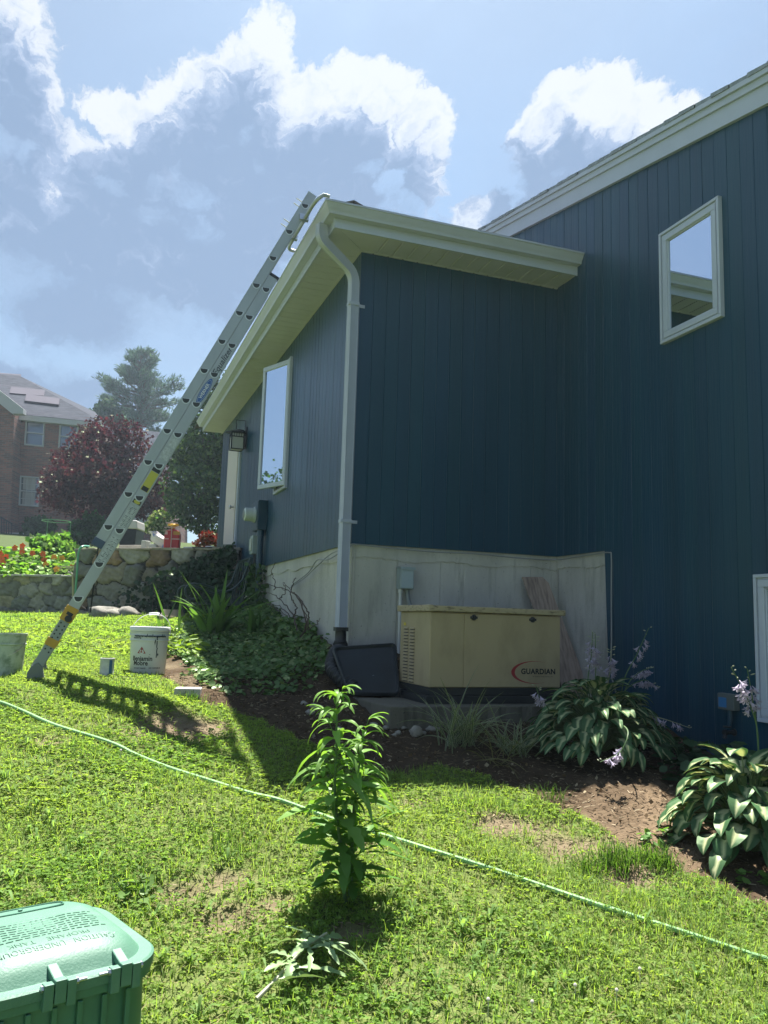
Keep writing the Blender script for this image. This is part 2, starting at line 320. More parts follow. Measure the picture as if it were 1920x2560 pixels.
def concrete_mat(name, base=(0.50, 0.485, 0.44), dark=(0.33, 0.32, 0.285)):
    m = bpy.data.materials.new(name); m.use_nodes = True; nt = m.node_tree; N = nt.nodes; L = nt.links; p = N['Principled BSDF']; p.inputs['Roughness'].default_value = .92
    tc = N.new("ShaderNodeTexCoord")
    def noi(sc, det, st):
        mp = N.new("ShaderNodeMapping"); mp.inputs['Scale'].default_value = st; L.new(tc.outputs['Object'], mp.inputs[0])
        n = N.new("ShaderNodeTexNoise"); n.inputs['Scale'].default_value = sc; n.inputs['Detail'].default_value = det; n.inputs['Roughness'].default_value = .65; L.new(mp.outputs[0], n.inputs[0]); return n.outputs[0]
    def ramp(v, a, b, c1, c2):
        r = N.new("ShaderNodeMapRange"); L.new(v, r.inputs[0]); r.inputs[1].default_value = a; r.inputs[2].default_value = b
        x = N.new("ShaderNodeMix"); x.data_type = 'RGBA'; L.new(r.outputs[0], x.inputs[0])
        for s, c in ((6, c1), (7, c2)):
            if isinstance(c, tuple): x.inputs[s].default_value = (*c, 1)
            else: L.new(c, x.inputs[s])
        return x.outputs[2]
    c = ramp(noi(2.2, 6, (1, 1, .35)), .35, .68, tuple(v*.8 for v in base), tuple(v*1.12 for v in base))
    c = ramp(noi(9, 6, (1, 1, .18)), .56, .72, c, dark)
    c = ramp(noi(55, 3, (1, 1, 1)), .66, .72, c, tuple(v*.6 for v in dark))
    L.new(c, p.inputs['Base Color'])
    b = N.new("ShaderNodeBump"); b.inputs['Strength'].default_value = .55; b.inputs['Distance'].default_value = .012; L.new(noi(38, 6, (1, 1, .5)), b.inputs['Height']); L.new(b.outputs[0], p.inputs['Normal'])
    return m
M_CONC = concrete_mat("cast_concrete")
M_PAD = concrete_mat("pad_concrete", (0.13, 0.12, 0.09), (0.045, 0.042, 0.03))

# ------------------------------------------------------------------ the blue house
house = thing("house", "dark blue house with vertical grooved siding, white gutters and a bare concrete foundation", "house", (0, 0, -.82))
BW = W/16
def boards(mb, fn, s0, s1, ztop, zbot, first=0.0):
    """vertical grooved boards: fn(s, depth, z) -> point; grooves every BW"""
    s = s0; g = .006
    edges = []; k = math.ceil((s0-first)/BW)
    while first+k*BW < s1: edges.append(first+k*BW); k += 1
    cuts = [s0]+[e for e in edges if e > s0+.01 and e < s1-.01]+[s1]
    for i in range(len(cuts)-1):
        a = cuts[i]+(g/2 if i else 0); b = cuts[i+1]-(g/2 if i < len(cuts)-2 else 0); wv = random.uniform(-.0012, .0012); mb.cur = (random.uniform(.94, 1.06),)*2+(random.uniform(.95, 1.05),)
        mb.quad(fn(a, wv, zbot(a)), fn(b, wv, zbot(b)), fn(b, wv, ztop(b)), fn(a, wv, ztop(a)))
        if i < len(cuts)-2:
            c = cuts[i+1]
            mb.quad(fn(b, wv, zbot(b)), fn(c, -.0042, zbot(c)), fn(c, -.0042, ztop(c)), fn(b, wv, ztop(b)))
            mb.quad(fn(c, -.0042, zbot(c)), fn(c+g/2, 0, zbot(c)), fn(c+g/2, 0, ztop(c)), fn(c, -.0042, ztop(c)))
YC = -.8193
def rake_z(y): return 3.40+.192*(y-.876) if y < 4.0 else 3.40+.192*(4-.876)-.192*(y-4)
mb = MB(); boards(mb, lambda s, d, z: (s, -d, z), 0.0, W, lambda s: ZE, lambda s: 0.0)
mb.quad((0, 0, 0), (W, 0, 0), (W, .035, 0), (0, .035, 0)); build("wall", mb, M_SID, house)
mb = MB(); boards(mb, lambda s, d, z: (-d, s, z), 0.0, LB-.08, lambda s: ZE, lambda s: 0.0 if s < 5.3 else -.2)
mb.quad((0, 0, 0), (0, LB-.08, 0), (.035, LB-.08, 0), (.035, 0, 0)); mb.quad((0, LB-.08, -.3), (3, LB-.08, -.3), (3, LB-.08, ZE), (0, LB-.08, ZE)); build("wall", mb, M_SID, house)
mb = MB(); boards(mb, lambda s, d, z: (W-d, -s, z), -3.5, 7.4, lambda s: rake_z(-s), lambda s: (2.3 if s < -.001 else 0.0) if s < -YC else -2.6, first=.0)
mb.quad((W, 0, 0), (W, YC, 0), (W+.035, YC, 0), (W+.035, 0, 0)); mb.quad((W, YC, 0), (W+.035, YC, 0), (W+.035, YC, -2), (W, YC, -2)); build("wall", mb, M_SID, house)
# outside corner strip
# concrete foundation: wall panels with a slightly prouder top band and panel seams
def found_panel(a0, a1, fn, seams, zb):
    mb = MB(); cuts = [a0]+seams+[a1]
    for i in range(len(cuts)-1):
        l, r = cuts[i]+.004, cuts[i+1]-.004; o = random.uniform(0, .004)
        n = 10; zs = [zb]+[-.9+.08*k for k in range(10)]+[-.125]
        mb.quad(fn(l, o, zb), fn(r, o, zb), fn(r, o, -.002), fn(l, o, -.002))
        mb.quad(fn(l-.008, -.01, zb), fn(l, o, zb), fn(l, o, -.002), fn(l-.008, -.01, -.002)); mb.quad(fn(r, o, zb), fn(r+.008, -.01, zb), fn(r+.008, -.01, -.002), fn(r, o, -.002))
    n = 60; top = []; bot = []
    for k in range(n+1):
        s = a0+(a1-a0)*k/n; zz = -.112+.012*sin(s*9)+.008*random.uniform(-1, 1); top.append((s, 0.0)); bot.append((s, zz))
    for k in range(n):
        mb.quad(fn(bot[k][0], .011, bot[k][1]), fn(bot[k+1][0], .011, bot[k+1][1]), fn(top[k+1][0], .011, 0), fn(top[k][0], .011, 0))
        mb.quad(fn(bot[k][0], -.004, bot[k][1]), fn(bot[k+1][0], -.004, bot[k+1][1]), fn(bot[k+1][0], .011, bot[k+1][1]), fn(bot[k][0], .011, bot[k][1]))
    return mb
build("foundation", found_panel(.02, W+.04, lambda s, d, z: (s, .032-d, z), [.42, .80, 1.02, 1.32, 1.66], -1.4), M_CONC, house)
build("foundation", found_panel(0, 5.3, lambda s, d, z: (.032-d, .02+s, z), [.42, .62, 1.2, 1.75, 2.3, 2.9, 3.6, 4.4], -1.2), M_CONC, house)
build("foundation", found_panel(0, .79, lambda s, d, z: (W+.032-d, .02-s, z), [.14, .42], -1.8), M_CONC, house)
mb = MB(); mb.box(.06, W+.3, .06, LB-.2, -1.5, ZE-.02); mb.box(W+.06, W+7, -7.3, 6, -2.6, 1.72); build("light_block_core", mb, M_CONC, house)  # solid core boxes added to stop light leaking through the wall joints
# eaves: soffit, fascia and K-style gutter mitred round the outer corner
def sweep(mb, prof, closed=False, y1=LB, cap=True):
    st = []
    for o, z in prof: st.append([mb.v((-o, y1, z)), mb.v((-o, -o, z)), mb.v((W-.001, -o, z))])
    n = len(prof)
    for k in range(n if closed else n-1):
        a, b = st[k], st[(k+1) % n]
        mb.f(a[0], a[1], b[1], b[0]); mb.f(a[1], a[2], b[2], b[1])
    if cap and closed: mb.f(*[s[0] for s in st]); mb.f(*[s[2] for s in st][::-1])
mb = MB(); t = OH
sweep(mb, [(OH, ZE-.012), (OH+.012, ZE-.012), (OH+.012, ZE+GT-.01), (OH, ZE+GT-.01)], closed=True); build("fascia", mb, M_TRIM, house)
mb = MB(); o0 = OH+.013
prof = [(o0, ZE+GB-.012), (o0+.062, ZE+GB-.012), (o0+.066, ZE+GB+.004), (o0+.074, ZE+GB+.018), (o0+.088, ZE+GB+.036), (o0+.098, ZE+GB+.056), (o0+.100, ZE+GT-.022), (o0+.108, ZE+GT-.018), (o0+.108, ZE+GT-.004), (o0+.098, ZE+GT-.002), (o0+.092, ZE+GT-.012), (o0+.088, ZE+GB+.06), (o0+.055, ZE+GB+.0), (o0+.004, ZE+GB)]
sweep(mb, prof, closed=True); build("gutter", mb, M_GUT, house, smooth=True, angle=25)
mb = MB(); pw = .135; gap = .014
def sof_strip(mb, fn, length, off=0.0):
    k = 0; s = 0
    while s < length:
        e = min(s+pw, length)
        for a, b, dz in ((s, s+.045, 0), (s+.045, s+.05, .006), (s+.05, e-.05, .006), (e-.05, e-.045, 0), (e-.045, e-gap, 0)):
            pass
        mb.quad(fn(s, 0, 0), fn(e-gap, 0, 0), fn(e-gap, 1, 0), fn(s, 1, 0)); mb.quad(fn(e-gap, 0, 0), fn(e-gap/2, 0, .014), fn(e-gap/2, 1, .014), fn(e-gap, 1, 0)); mb.quad(fn(e-gap/2, 0, .014), fn(e, 0, 0), fn(e, 1, 0), fn(e-gap/2, 1, .014))
        s += pw
ZS = ZE-.003
sof_strip(mb, lambda s, t, h: (s, -OH*t, ZS+h), W); sof_strip(mb, lambda s, t, h: (-OH*t, s, ZS+h), LB)
mb.quad((0, 0, ZS), (-OH, 0, ZS), (-OH, -OH, ZS), (0, 0, ZS)); mb.poly([(0, 0, ZS), (0, -OH, ZS), (-OH, -OH, ZS)])
mb.obox((0, 0, ZS-.004), (-.7071, -.7071, 0), (.7071, -.7071, 0), (0, 0, 1), 0, OH*1.414, -.012, .012, 0, .003)
# J-channel and its nail heads along the wall
mb.box(0, W, -.02, 0, ZS-.006, ZS-.0005); mb.box(-.02, 0, -.02, LB, ZS-.006, ZS-.0005)
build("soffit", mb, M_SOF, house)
for k in range(14): mb = MB(); mb.lathe([(.006, 0), (.006, .003)], (.1+k*pw, -.012, ZS-.010), 6); build("screw", mb, M_BLACK, house)
# roofs
def hipz(x, y): return ZE+GT+.015+.30*min(x+OH+.09, y+OH+.09)
mb = MB(); e = OH+.09; yb = 8.0; xb = W+.001
def rslab(poly, th=.03):
    mb.poly(poly); mb.poly([(p[0], p[1], p[2]-th) for p in poly][::-1])
    for i in range(len(poly)):
        a, b = poly[i], poly[(i+1) % len(poly)]; mb.poly([a, b, (b[0], b[1], b[2]-th), (a[0], a[1], a[2]-th)])
rslab([(-e, -e, hipz(-e, -e)), (xb, -e, hipz(xb, -e)), (xb, xb, hipz(xb, xb))])
rslab([(-e, -e, hipz(-e, -e)), (xb, xb, hipz(xb, xb)), (xb, yb, hipz(xb, yb)), (-e, yb, hipz(-e, yb))])
mb.obox((-e+.14, -e+.14, hipz(-e+.14, -e+.14)), (.69, .69, .21), (.7071, -.7071, 0), (0, 0, 1), 0, 2.6, -.12, .12, .002, .02)
build("roof", mb, M_SHIN, house)
M_SHIN2 = mat('pale_shingle', (.26, .29, .34), spec=.05, rough=.9, var=.3, vscale=30); mb = MB(); X0, X1 = W-.064, W+7.5
for ya, yb2 in ((-7.5, 4.0), (4.0, 15.0)):
    n = 70
    for k in range(n):
        y0 = ya+(yb2-ya)*k/n; y1 = ya+(yb2-ya)*(k+1)/n; j = random.uniform(-.006, .006)
        za, zb = rake_z(y0)+.232, rake_z(y1)+.232
        mb.poly([(X0+j, y0, za), (X1, y0, za), (X1, y1, zb+.006), (X0+j, y1, zb+.006)]); mb.poly([(X0+j, y0, za-.025), (X0+j, y1, zb-.025), (X0+j, y1, zb+.006), (X0+j, y0, za)])
        mb.poly([(X0+j, y0, za-.025), (X1, y0, za-.025), (X1, y1, zb-.025), (X0+j, y1, zb-.025)][::-1])
build("roof", mb, M_SHIN2, house)
mb = MB()
for (x0, x1, b0, b1) in ((W-.024, W+.02, -.006, .118), (W-.042, W+.02, .119, .170), (W-.060, W+.02, .171, .206)):
    for ya, yb2 in ((-7.5, 4.0), (4.0, 12.0)):
        A, B = rake_z(ya), rake_z(yb2)
        mb.prism([(x0, ya, A+b0), (x0, yb2, B+b0), (x0, yb2, B+b1), (x0, ya, A+b1)], (x1-x0, 0, 0))
mb.prism([(W-.030, -7.5, rake_z(-7.5)-.02), (W-.030, 4, rake_z(4)-.02), (W-.030, 4, rake_z(4)-.002), (W-.030, -7.5, rake_z(-7.5)-.002)], (.03, 0, 0))
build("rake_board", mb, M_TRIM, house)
# windows in the right-hand wall (x = W): frame stands proud, sash inside, reflecting pane
def wall_window(y0, y1, z0, z1, mullion=False):
    X = W; fr = MB()
    def ring(mb, y0, y1, z0, z1, w, x0, x1):
        mb.box(x0, x1, y0, y1, z0, z0+w); mb.box(x0, x1, y0, y1, z1-w, z1); mb.box(x0, x1, y0, y0+w, z0+w, z1-w); mb.box(x0, x1, y1-w, y1, z0+w, z1-w)
    ring(fr, y0, y1, z0, z1, .022, X-.034, X+.01); ring(fr, y0+.022, y1-.022, z0+.022, z1-.022, .012, X-.022, X+.01)
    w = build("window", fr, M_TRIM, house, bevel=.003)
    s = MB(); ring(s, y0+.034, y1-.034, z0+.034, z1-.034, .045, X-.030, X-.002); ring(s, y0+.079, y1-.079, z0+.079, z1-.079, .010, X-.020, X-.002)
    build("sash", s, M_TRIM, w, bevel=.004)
    p = MB(); p.quad((X-.010, y0+.08, z0+.08), (X-.010, y1-.08, z0+.08), (X-.010, y1-.08, z1-.08), (X-.010, y0+.08, z1-.08)); build("pane", p, M_GLASS, w)
    return w
wall_window(-2.0847, -1.4663, 1.4692, 2.3275)
wall_window(-3.30, -2.292, -1.142, -.262)
# open casement in the left-hand wall (x = 0)
y0, y1, z0, z1 = 2.395, 2.98, .80, 2.285
fr = MB()
for a in ((-.03, .02, y0, y1, z0, z0+.03), (-.03, .02, y0, y1, z1-.03, z1), (-.03, .02, y0, y0+.03, z0+.03, z1-.03), (-.03, .02, y1-.03, y1, z0+.03, z1-.03)): fr.box(*a)
cw = build("window", fr, M_TRIM, house, bevel=.003)
mb = MB(); mb.quad((-.004, y0+.03, z0+.03), (-.004, y1-.03, z0+.03), (-.004, y1-.03, z1-.03), (-.004, y0+.03, z1-.03)); build("pane", mb, mat("unlit_room_sheet", (.03, .035, .04), rough=.8), cw)  # dark sheet standing in for the unlit room behind the open sash
hx = np.array((-.034, 2.405, 0)); fx = np.array((-.236, 2.874, 0)); U = (fx-hx); wl = np.linalg.norm(U); U = U/wl; Nn = np.array((U[1]*-1, U[0], 0)); Nn = -np.cross(U, (0, 0, 1)) if (np.cross(U, (0, 0, 1))[1] > 0) else np.cross(U, (0, 0, 1))
sb = MB(); zz0, zz1 = .832, 2.258
for a in ((0, wl, zz0, zz0+.05), (0, wl, zz1-.05, zz1), (0, .045, zz0+.05, zz1-.05), (wl-.045, wl, zz0+.05, zz1-.05)): sb.obox(hx, U, (0, 0, 1), Nn, a[0], a[1], a[2], a[3], -.035, 0)
sash = build("sash", sb, M_TRIM, cw, bevel=.004)
mb = MB(); mb.obox(hx, U, (0, 0, 1), Nn, .045, wl-.045, zz0+.05, zz1-.05, -.020, -.014); build("pane", mb, M_GLASSB, cw)
mb = MB(); mb.tube([hx+U*.30+np.array((0, 0, .84)), (-.03, 2.75, .835)], .006, 6); build("crank_arm", mb, M_STEEL, cw)
# house door
db = MB(); db.box(-.03, .02, 5.46, 5.53, .02, 2.08); db.box(-.03, .02, 6.43, 6.50, .02, 2.08); db.box(-.03, .02, 5.53, 6.43, 2.01, 2.08)
door = build("door", db, M_TRIM, house, bevel=.003)
mb = MB(); mb.box(-.045, -.008, 5.535, 6.425, .04, 2.005)
build("door_panel", mb, mat("pale_door_paint", (.55, .50, .47), rough=.5, var=.03), door, bevel=.004)
mb = MB(); mb.lathe([(.012, 0), (.012, .03), (.028, .035), (.03, .06), (.01, .07)], (-.045, 5.62, .98), 12, axis=(-1, 0, 0)); build("handle", mb, M_STEEL, door, smooth=True)
# downspout at the outer corner
dsx, dsy = -.062, -.012
def rect_tube(mb, pts, w, h, ribs=True):
    P = [np.asarray(p, float) for p in pts]; rings = []
    prof = []
    for k in range(5): prof.append((-w/2+w*k/4, -h/2+(.004 if k % 2 else 0)))
    for k in range(5): prof.append((w/2-(.004 if k % 2 else 0), -h/2+h*k/4))
    for k in range(5): prof.append((w/2-w*k/4, h/2-(.004 if k % 2 else 0)))
    for k in range(5): prof.append((-w/2+(.004 if k % 2 else 0), h/2-h*k/4))
    for k in range(len(P)):
        t = P[min(k+1, len(P)-1)]-P[max(k-1, 0)]; t /= np.linalg.norm(t)
        hd = np.array((.905, .425, 0)) if True else 0
        b = np.cross(t, (-.3, .95, 0)); b /= np.linalg.norm(b); a = np.cross(b, t)
        rings.append([mb.v(P[k]+b*u+a*v) for u, v in prof])
    n = len(prof)
    for k in range(len(P)-1):
        for j in range(n): mb.f(rings[k][j], rings[k][(j+1) % n], rings[k+1][(j+1) % n], rings[k+1][j])
    mb.f(*rings[0][::-1]); mb.f(*rings[-1])
def bez(p, n=8):
    p = [np.asarray(q, float) for q in p]; out = []
    for k in range(n+1):
        t = k/n; out.append((1-t)**2*p[0]+2*t*(1-t)*p[1]+t*t*p[2])
    return out
mb = MB(); top = np.array((-.405, -.19, ZE+GB-.012)); el1 = np.array((-.405, -.19, 2.42)); el2 = np.array((dsx, dsy, 2.26))
d12 = (el2-el1)/np.linalg.norm(el2-el1)
path = [top, top+(0, 0, -.05)]+bez([el1+(0, 0, .05), el1, el1+d12*.07], 5)+bez([el2-d12*.09, el2, el2-(0, 0, .10)], 6)+[np.array((dsx, dsy, 1.2)), np.array((dsx, dsy, 0.2)), np.array((dsx, dsy, -.695))]
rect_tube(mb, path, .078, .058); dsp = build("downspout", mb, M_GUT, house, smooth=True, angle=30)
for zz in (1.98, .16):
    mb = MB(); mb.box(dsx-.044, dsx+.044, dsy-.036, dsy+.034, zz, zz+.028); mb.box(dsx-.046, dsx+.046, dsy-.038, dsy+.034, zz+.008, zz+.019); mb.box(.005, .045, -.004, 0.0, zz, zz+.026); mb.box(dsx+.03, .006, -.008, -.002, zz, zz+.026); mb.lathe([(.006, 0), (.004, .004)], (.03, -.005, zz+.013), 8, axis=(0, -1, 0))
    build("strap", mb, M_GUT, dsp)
mb = MB(); mb.lathe([(.052, 0), (.052, .02), (.046, .03), (.044, .10), (.05, .11)], (dsx, dsy, -.80), 16); mb.obox((dsx, dsy, -.79), (1, 0, 0), (0, 1, 0), (0, 0, 1), -.05, .05, -.04, .04, .09, .12); build("adapter", mb, M_BLACK, dsp, smooth=True)

# ------------------------------------------------------------------ fixtures on the house
drain = MB(); pts = [np.array((dsx, dsy, -.80)), np.array((dsx-.01, dsy-.03, -.84)), np.array((dsx-.06, dsy-.09, -.87)), np.array((-.16, -.18, -.90)), np.array((-.20, -.28, -.97)), np.array((-.17, -.40, -1.04)), np.array((-.10, -.52, -1.10))]
def spline(pts, n):
    P = [np.asarray(p, float) for p in pts]; P = [2*P[0]-P[1]]+P+[2*P[-1]-P[-2]]; out = []
    for i in range(1, len(P)-2):
        for k in range(n):
            t = k/n; out.append(.5*((2*P[i])+(-P[i-1]+P[i+1])*t+(2*P[i-1]-5*P[i]+4*P[i+1]-P[i+2])*t*t+(-P[i-1]+3*P[i]-3*P[i+1]+P[i+2])*t**3))
    out.append(P[-2]); return out
sp = spline(pts, 14); drain.tube(sp, [.052+.007*sin(k*1.5) for k in range(len(sp))], 14)
tag(build("drain_pipe", drain, M_BLACK, loc=(-.12, -.3, -1.05), smooth=True), "black corrugated drain pipe curving away under the white downspout", "drain pipe")

meter = thing("electric_meter", "dark blue electric meter box with a round glass meter and conduit on the left wall", "electric meter", (0, 3.5, .43))
mb = MB(); mb.box(-.112, -.001, 3.37, 3.72, .43, .79); build("box", mb, M_SIDP, meter, bevel=.006)
mb = MB(); mb.box(-.118, -.113, 3.385, 3.705, .45, .775); build("cover", mb, M_SIDP, meter, bevel=.002)
mb = MB(); mb.lathe([(.098, 0), (.098, .018), (.086, .02), (.082, .10), (.080, .125), (.06, .135)], (-.118, 3.545, .625), 24, axis=(-1, 0, 0)); build("meter_glass", mb, mat("meter_plastic", (.48, .53, .52), rough=.2), meter, smooth=True)
mb = MB(); mb.lathe([(.05, 0), (.05, .006)], (-.255, 3.545, .625), 20, axis=(-1, 0, 0)); mb.box(-.2625, -.2605, 3.51, 3.58, .61, .65); build("dial", mb, mat("dial_grey", (.2, .22, .22), rough=.3), meter)
mb = MB(); mb.tube([(-.055, 3.44, .43), (-.055, 3.44, .0), (-.055, 3.44, -.75)], .036, 14); mb.lathe([(.046, 0), (.046, .07)], (-.055, 3.44, .36), 14); mb.lathe([(.043, 0), (.043, .05)], (-.055, 3.44, -.02), 14); build("conduit", mb, M_SIDP, meter, smooth=True)
pbx = thing("phone_box", "small grey telephone junction boxes beside the blue meter conduit", "junction box", (0, 3.9, .12))
mb = MB(); mb.box(-.09, -.001, 3.75, 3.93, .17, .40); build("box", mb, M_GREYBOX, pbx, bevel=.006)
mb = MB(); mb.box(-.105, -.091, 3.78, 3.90, .21, .36); build("lid", mb, mat("pale_grey_lid", (.42, .44, .42), rough=.5), pbx, bevel=.004)
mb = MB(); mb.tube([(-.04, 3.86, .17), (-.04, 3.87, -.1), (-.05, 3.9, -.4)], .012, 8); mb.tube([(-.04, 3.80, .17), (-.045, 3.78, -.1), (-.045, 3.8, -.4)], .009, 8); build("cable", mb, M_BLACK, pbx)

lamp = thing("wall_lamp", "craftsman style wall lantern with a flat roof beside the pale front door", "wall lamp", (0, 5.1, 1.7))
M_BRZ = mat("dark_bronze", (.035, .04, .045), rough=.45, metal=.6)
lx, ly = -.135, 5.12
mb = MB(); mb.box(-.02, -.001, ly-.06, ly+.06, 1.76, 2.06); mb.tube([(-.02, ly, 1.99), (-.05, ly, 2.02), (-.135, ly, 2.02)], .011, 8); mb.tube([(-.02, ly, 1.96), (-.02, ly, 2.16), (-.15, ly, 2.16), (-.15, ly, 2.03)], .008, 6); build("bracket", mb, M_BRZ, lamp)
mb = MB(); mb.lathe([(.15*1.1, 0), (.158, .012), (.05, .05), (.02, .055)], (lx, ly, 1.965), 4); build("lamp_roof", mb, M_BRZ, lamp)
mb = MB(); a = .085
for sx in (-a, a):
    for sy in (-a, a): mb.box(lx+sx-.007, lx+sx+.007, ly+sy-.007, ly+sy+.007, 1.73, 1.97)
for zz in (1.725, 1.90, 1.955):
    for s in (-a, a): mb.box(lx-a, lx+a, ly+s-.006, ly+s+.006, zz, zz+.012); mb.box(lx+s-.006, lx+s+.006, ly-a, ly+a, zz, zz+.012)
for k in range(1, 5):
    o = -a+2*a*k/5
    for s in (-a, a): mb.box(lx+o-.003, lx+o+.003, ly+s-.004, ly+s+.004, 1.905, 1.96); mb.box(lx+s-.004, lx+s+.004, ly+o-.003, ly+o+.003, 1.905, 1.96)
build("lamp_frame", mb, M_BRZ, lamp)
mb = MB(); mb.box(lx-a+.004, lx+a-.004, ly-a+.004, ly+a-.004, 1.74, 1.955); build("lamp_glass", mb, mat("seeded_glass", (.42, .43, .42), rough=.25), lamp)

disc = thing("disconnect_box", "small grey electrical box with a rain lid on the concrete above the generator", "electrical box", (.46, .03, -.35))
mb = MB(); mb.box(.405, .522, -.075, .018, -.350, -.18); build("box", mb, M_GREYBOX, disc, bevel=.004)
mb = MB(); mb.box(.413, .515, -.086, -.076, -.343, -.187); build("cover", mb, mat("grey_cover", (.36, .43, .46), rough=.4), disc, bevel=.003)
mb = MB(); mb.box(.400, .527, -.092, .018, -.1795, -.172); mb.box(.400, .527, -.094, -.090, -.195, -.1796); build("rain_lid", mb, M_GREYBOX, disc)
mb = MB(); mb.tube([(.425, -.03, -.35), (.425, -.03, -.8), (.425, -.03, -1.15)], .014, 12); mb.lathe([(.02, 0), (.02, .03)], (.425, -.03, -.38), 12); build("conduit", mb, mat("white_pvc", (.6, .6, .58), rough=.4), disc, smooth=True)
mb = MB(); sp = spline([(.485, -.03, -.35), (.49, -.035, -.42), (.52, -.06, -.52), (.56, -.2, -.62)], 10); mb.tube(sp, [.017+.002*(k % 2) for k in range(len(sp))], 12); build("flexible_conduit", mb, mat("grey_flex", (.22, .24, .24), rough=.5), disc, smooth=True)

wire = MB()
wp = [(-.02, 1.9, -.28), (-.03, 1.2, -.18), (-.03, .9, -.08), (-.035, .55, -.10), (-.03, .25, -.07), (.0, .0, -.02), (.03, -.015, -.008), (.3, -.012, -.018), (.7, -.013, -.028), (1.1, -.013, -.022), (1.5, -.012, -.035), (W-.01, -.01, -.03), (W+.005, -.3, -.022), (W-.005, -.6, -.018), (W-.012, -.79, -.02), (W-.014, -.825, -.06), (W-.02, -.83, -.35), (W-.025, -.835, -.7), (W-.04, -.85, -.95), (W-.05, -.95, -1.15), (W-.06, -1.05, -1.35)]
wire.tube(spline(wp, 8), .0055, 6)
wire.tube(spline([(-.02, 1.95, -.30), (-.03, 1.3, -.22), (-.035, .9, -.14), (-.03, .5, -.06), (-.03, .2, -.04)], 8), .005, 6)
tag(build("utility_cable", wire, mat("pale_cable", (.28, .29, .29), rough=.5), loc=(.5, 0, -.02), smooth=True), "thin pale cable running along the bottom edge of the blue siding and down the concrete", "cable")

ub = thing("utility_box", "small grey box with a blue label low on the right blue wall", "utility box", (W, -2.03, -1.1))
mb = MB(); mb.box(W-.05, W-.001, -2.125, -1.985, -1.10, -1.0); build("box", mb, mat("dull_grey", (.10, .12, .12), rough=.5), ub, bevel=.005)
mb = MB(); mb.box(W-.053, W-.051, -2.065, -1.998, -1.085, -1.025); build("label", mb, mat("blue_label", (.04, .17, .38), rough=.4), ub)
mb = MB(); mb.tube([(W-.03, -2.07, -1.10), (W-.03, -2.07, -1.16), (W-.03, -2.06, -1.2)], .014, 8); build("pipe", mb, M_SIDP, ub)
fa = MB(); fa.lathe([(.022, 0), (.022, .008), (.012, .012), (.012, .06), (.018, .065), (.018, .085)], (W-.001, -2.075, -1.235), 12, axis=(-1, 0, 0)); fa.tube([(W-.07, -2.075, -1.235), (W-.085, -2.075, -1.27)], .012, 10); fa.lathe([(.025, 0), (.025, .008)], (W-.06, -2.075, -1.205), 10)
tag(build("outdoor_tap", fa, M_BLACK, loc=(W, -2.075, -1.235), smooth=True), "small dark outdoor tap under the box with the blue label", "tap")

# ------------------------------------------------------------------ generator on its pad
GY = -1.05
lidL = on(1073.7, 1511.2, 'y', GY-.02); lidR = on(1411.3, 1525.7, 'y', GY-.02); ZL = (lidL[2]+lidR[2])/2
zbb = on(1160, 1719, 'y', GY)[2]; zpad = on(1058, 1760, 'y', GY-.03)[2]
gx0 = on(1076, 1526, 'y', GY)[0]; gx1 = on(1400, 1537, 'y', GY)[0]; gyb = on(997.6, 1699, 'x', gx0)[1]
M_TAN = mat("tan_enamel", (0.40, 0.315, 0.185), rough=.5, col2=(.28, .22, .125), thr=(.52, .80), vscale=4, stretch=(1, 1, .5), bump=.05, bscale=200)
M_TANL = mat("tan_enamel_lid", (0.40, 0.325, 0.20), rough=.55, col2=(.17, .135, .08), vscale=22, stretch=(1, 1, 2.5), thr=(.52, .66))
gen = thing("generator", "beige standby generator with a stained lid standing on a concrete pad against the foundation", "generator", ((gx0+gx1)/2, (GY+gyb)/2, zpad))
xs = on(1159, 1600, 'y', GY)[0]
mb = MB(); mb.box(gx0, gx1, GY, gyb, zbb, ZL-.045); body = build("body", mb, M_TAN, gen, bevel=.006)
mb = MB(); mb.box(xs+.003, gx1-.004, GY-.008, GY-.0005, zbb+.004, ZL-.052); build("access_panel", mb, M_TAN, gen, bevel=.003)
mb = MB(); mb.box(gx0+.004, xs-.003, GY-.006, GY-.0005, zbb+.004, ZL-.052); build("access_panel", mb, M_TAN, gen, bevel=.003)
mb = MB(); mb.box(gx0-.022, gx1+.03, GY-.03, gyb+.02, ZL-.042, ZL-.002); mb.box(gx0-.024, gx0+.012, GY-.0325, gyb+.0205, ZL-.045, ZL+.002); build("lid", mb, M_TANL, gen, bevel=.006)
M_GBASE = mat("black_base", (.013, .015, .016), rough=.55, col2=(.05, .025, .012), vscale=14, thr=(.6, .75))
zm = zbb-.052
mb = MB(); mb.box(gx0+.004, gx1-.004, GY+.004, gyb-.004, zm, zbb-.001); mb.box(gx0-.03, gx1+.02, GY-.035, gyb+.02, zpad, zm-.004); mb.box(gx0-.04, gx0+.02, gyb-.12, gyb+.03, zpad, zm+.004)
for k in range(4): xx = gx0+.06+k*(gx1-gx0-.12)/3; mb.box(xx, xx+.04, GY-.0375, GY-.034, zpad+.01, zm-.015)
build("base", mb, M_GBASE, gen, bevel=.008)
mb = MB()
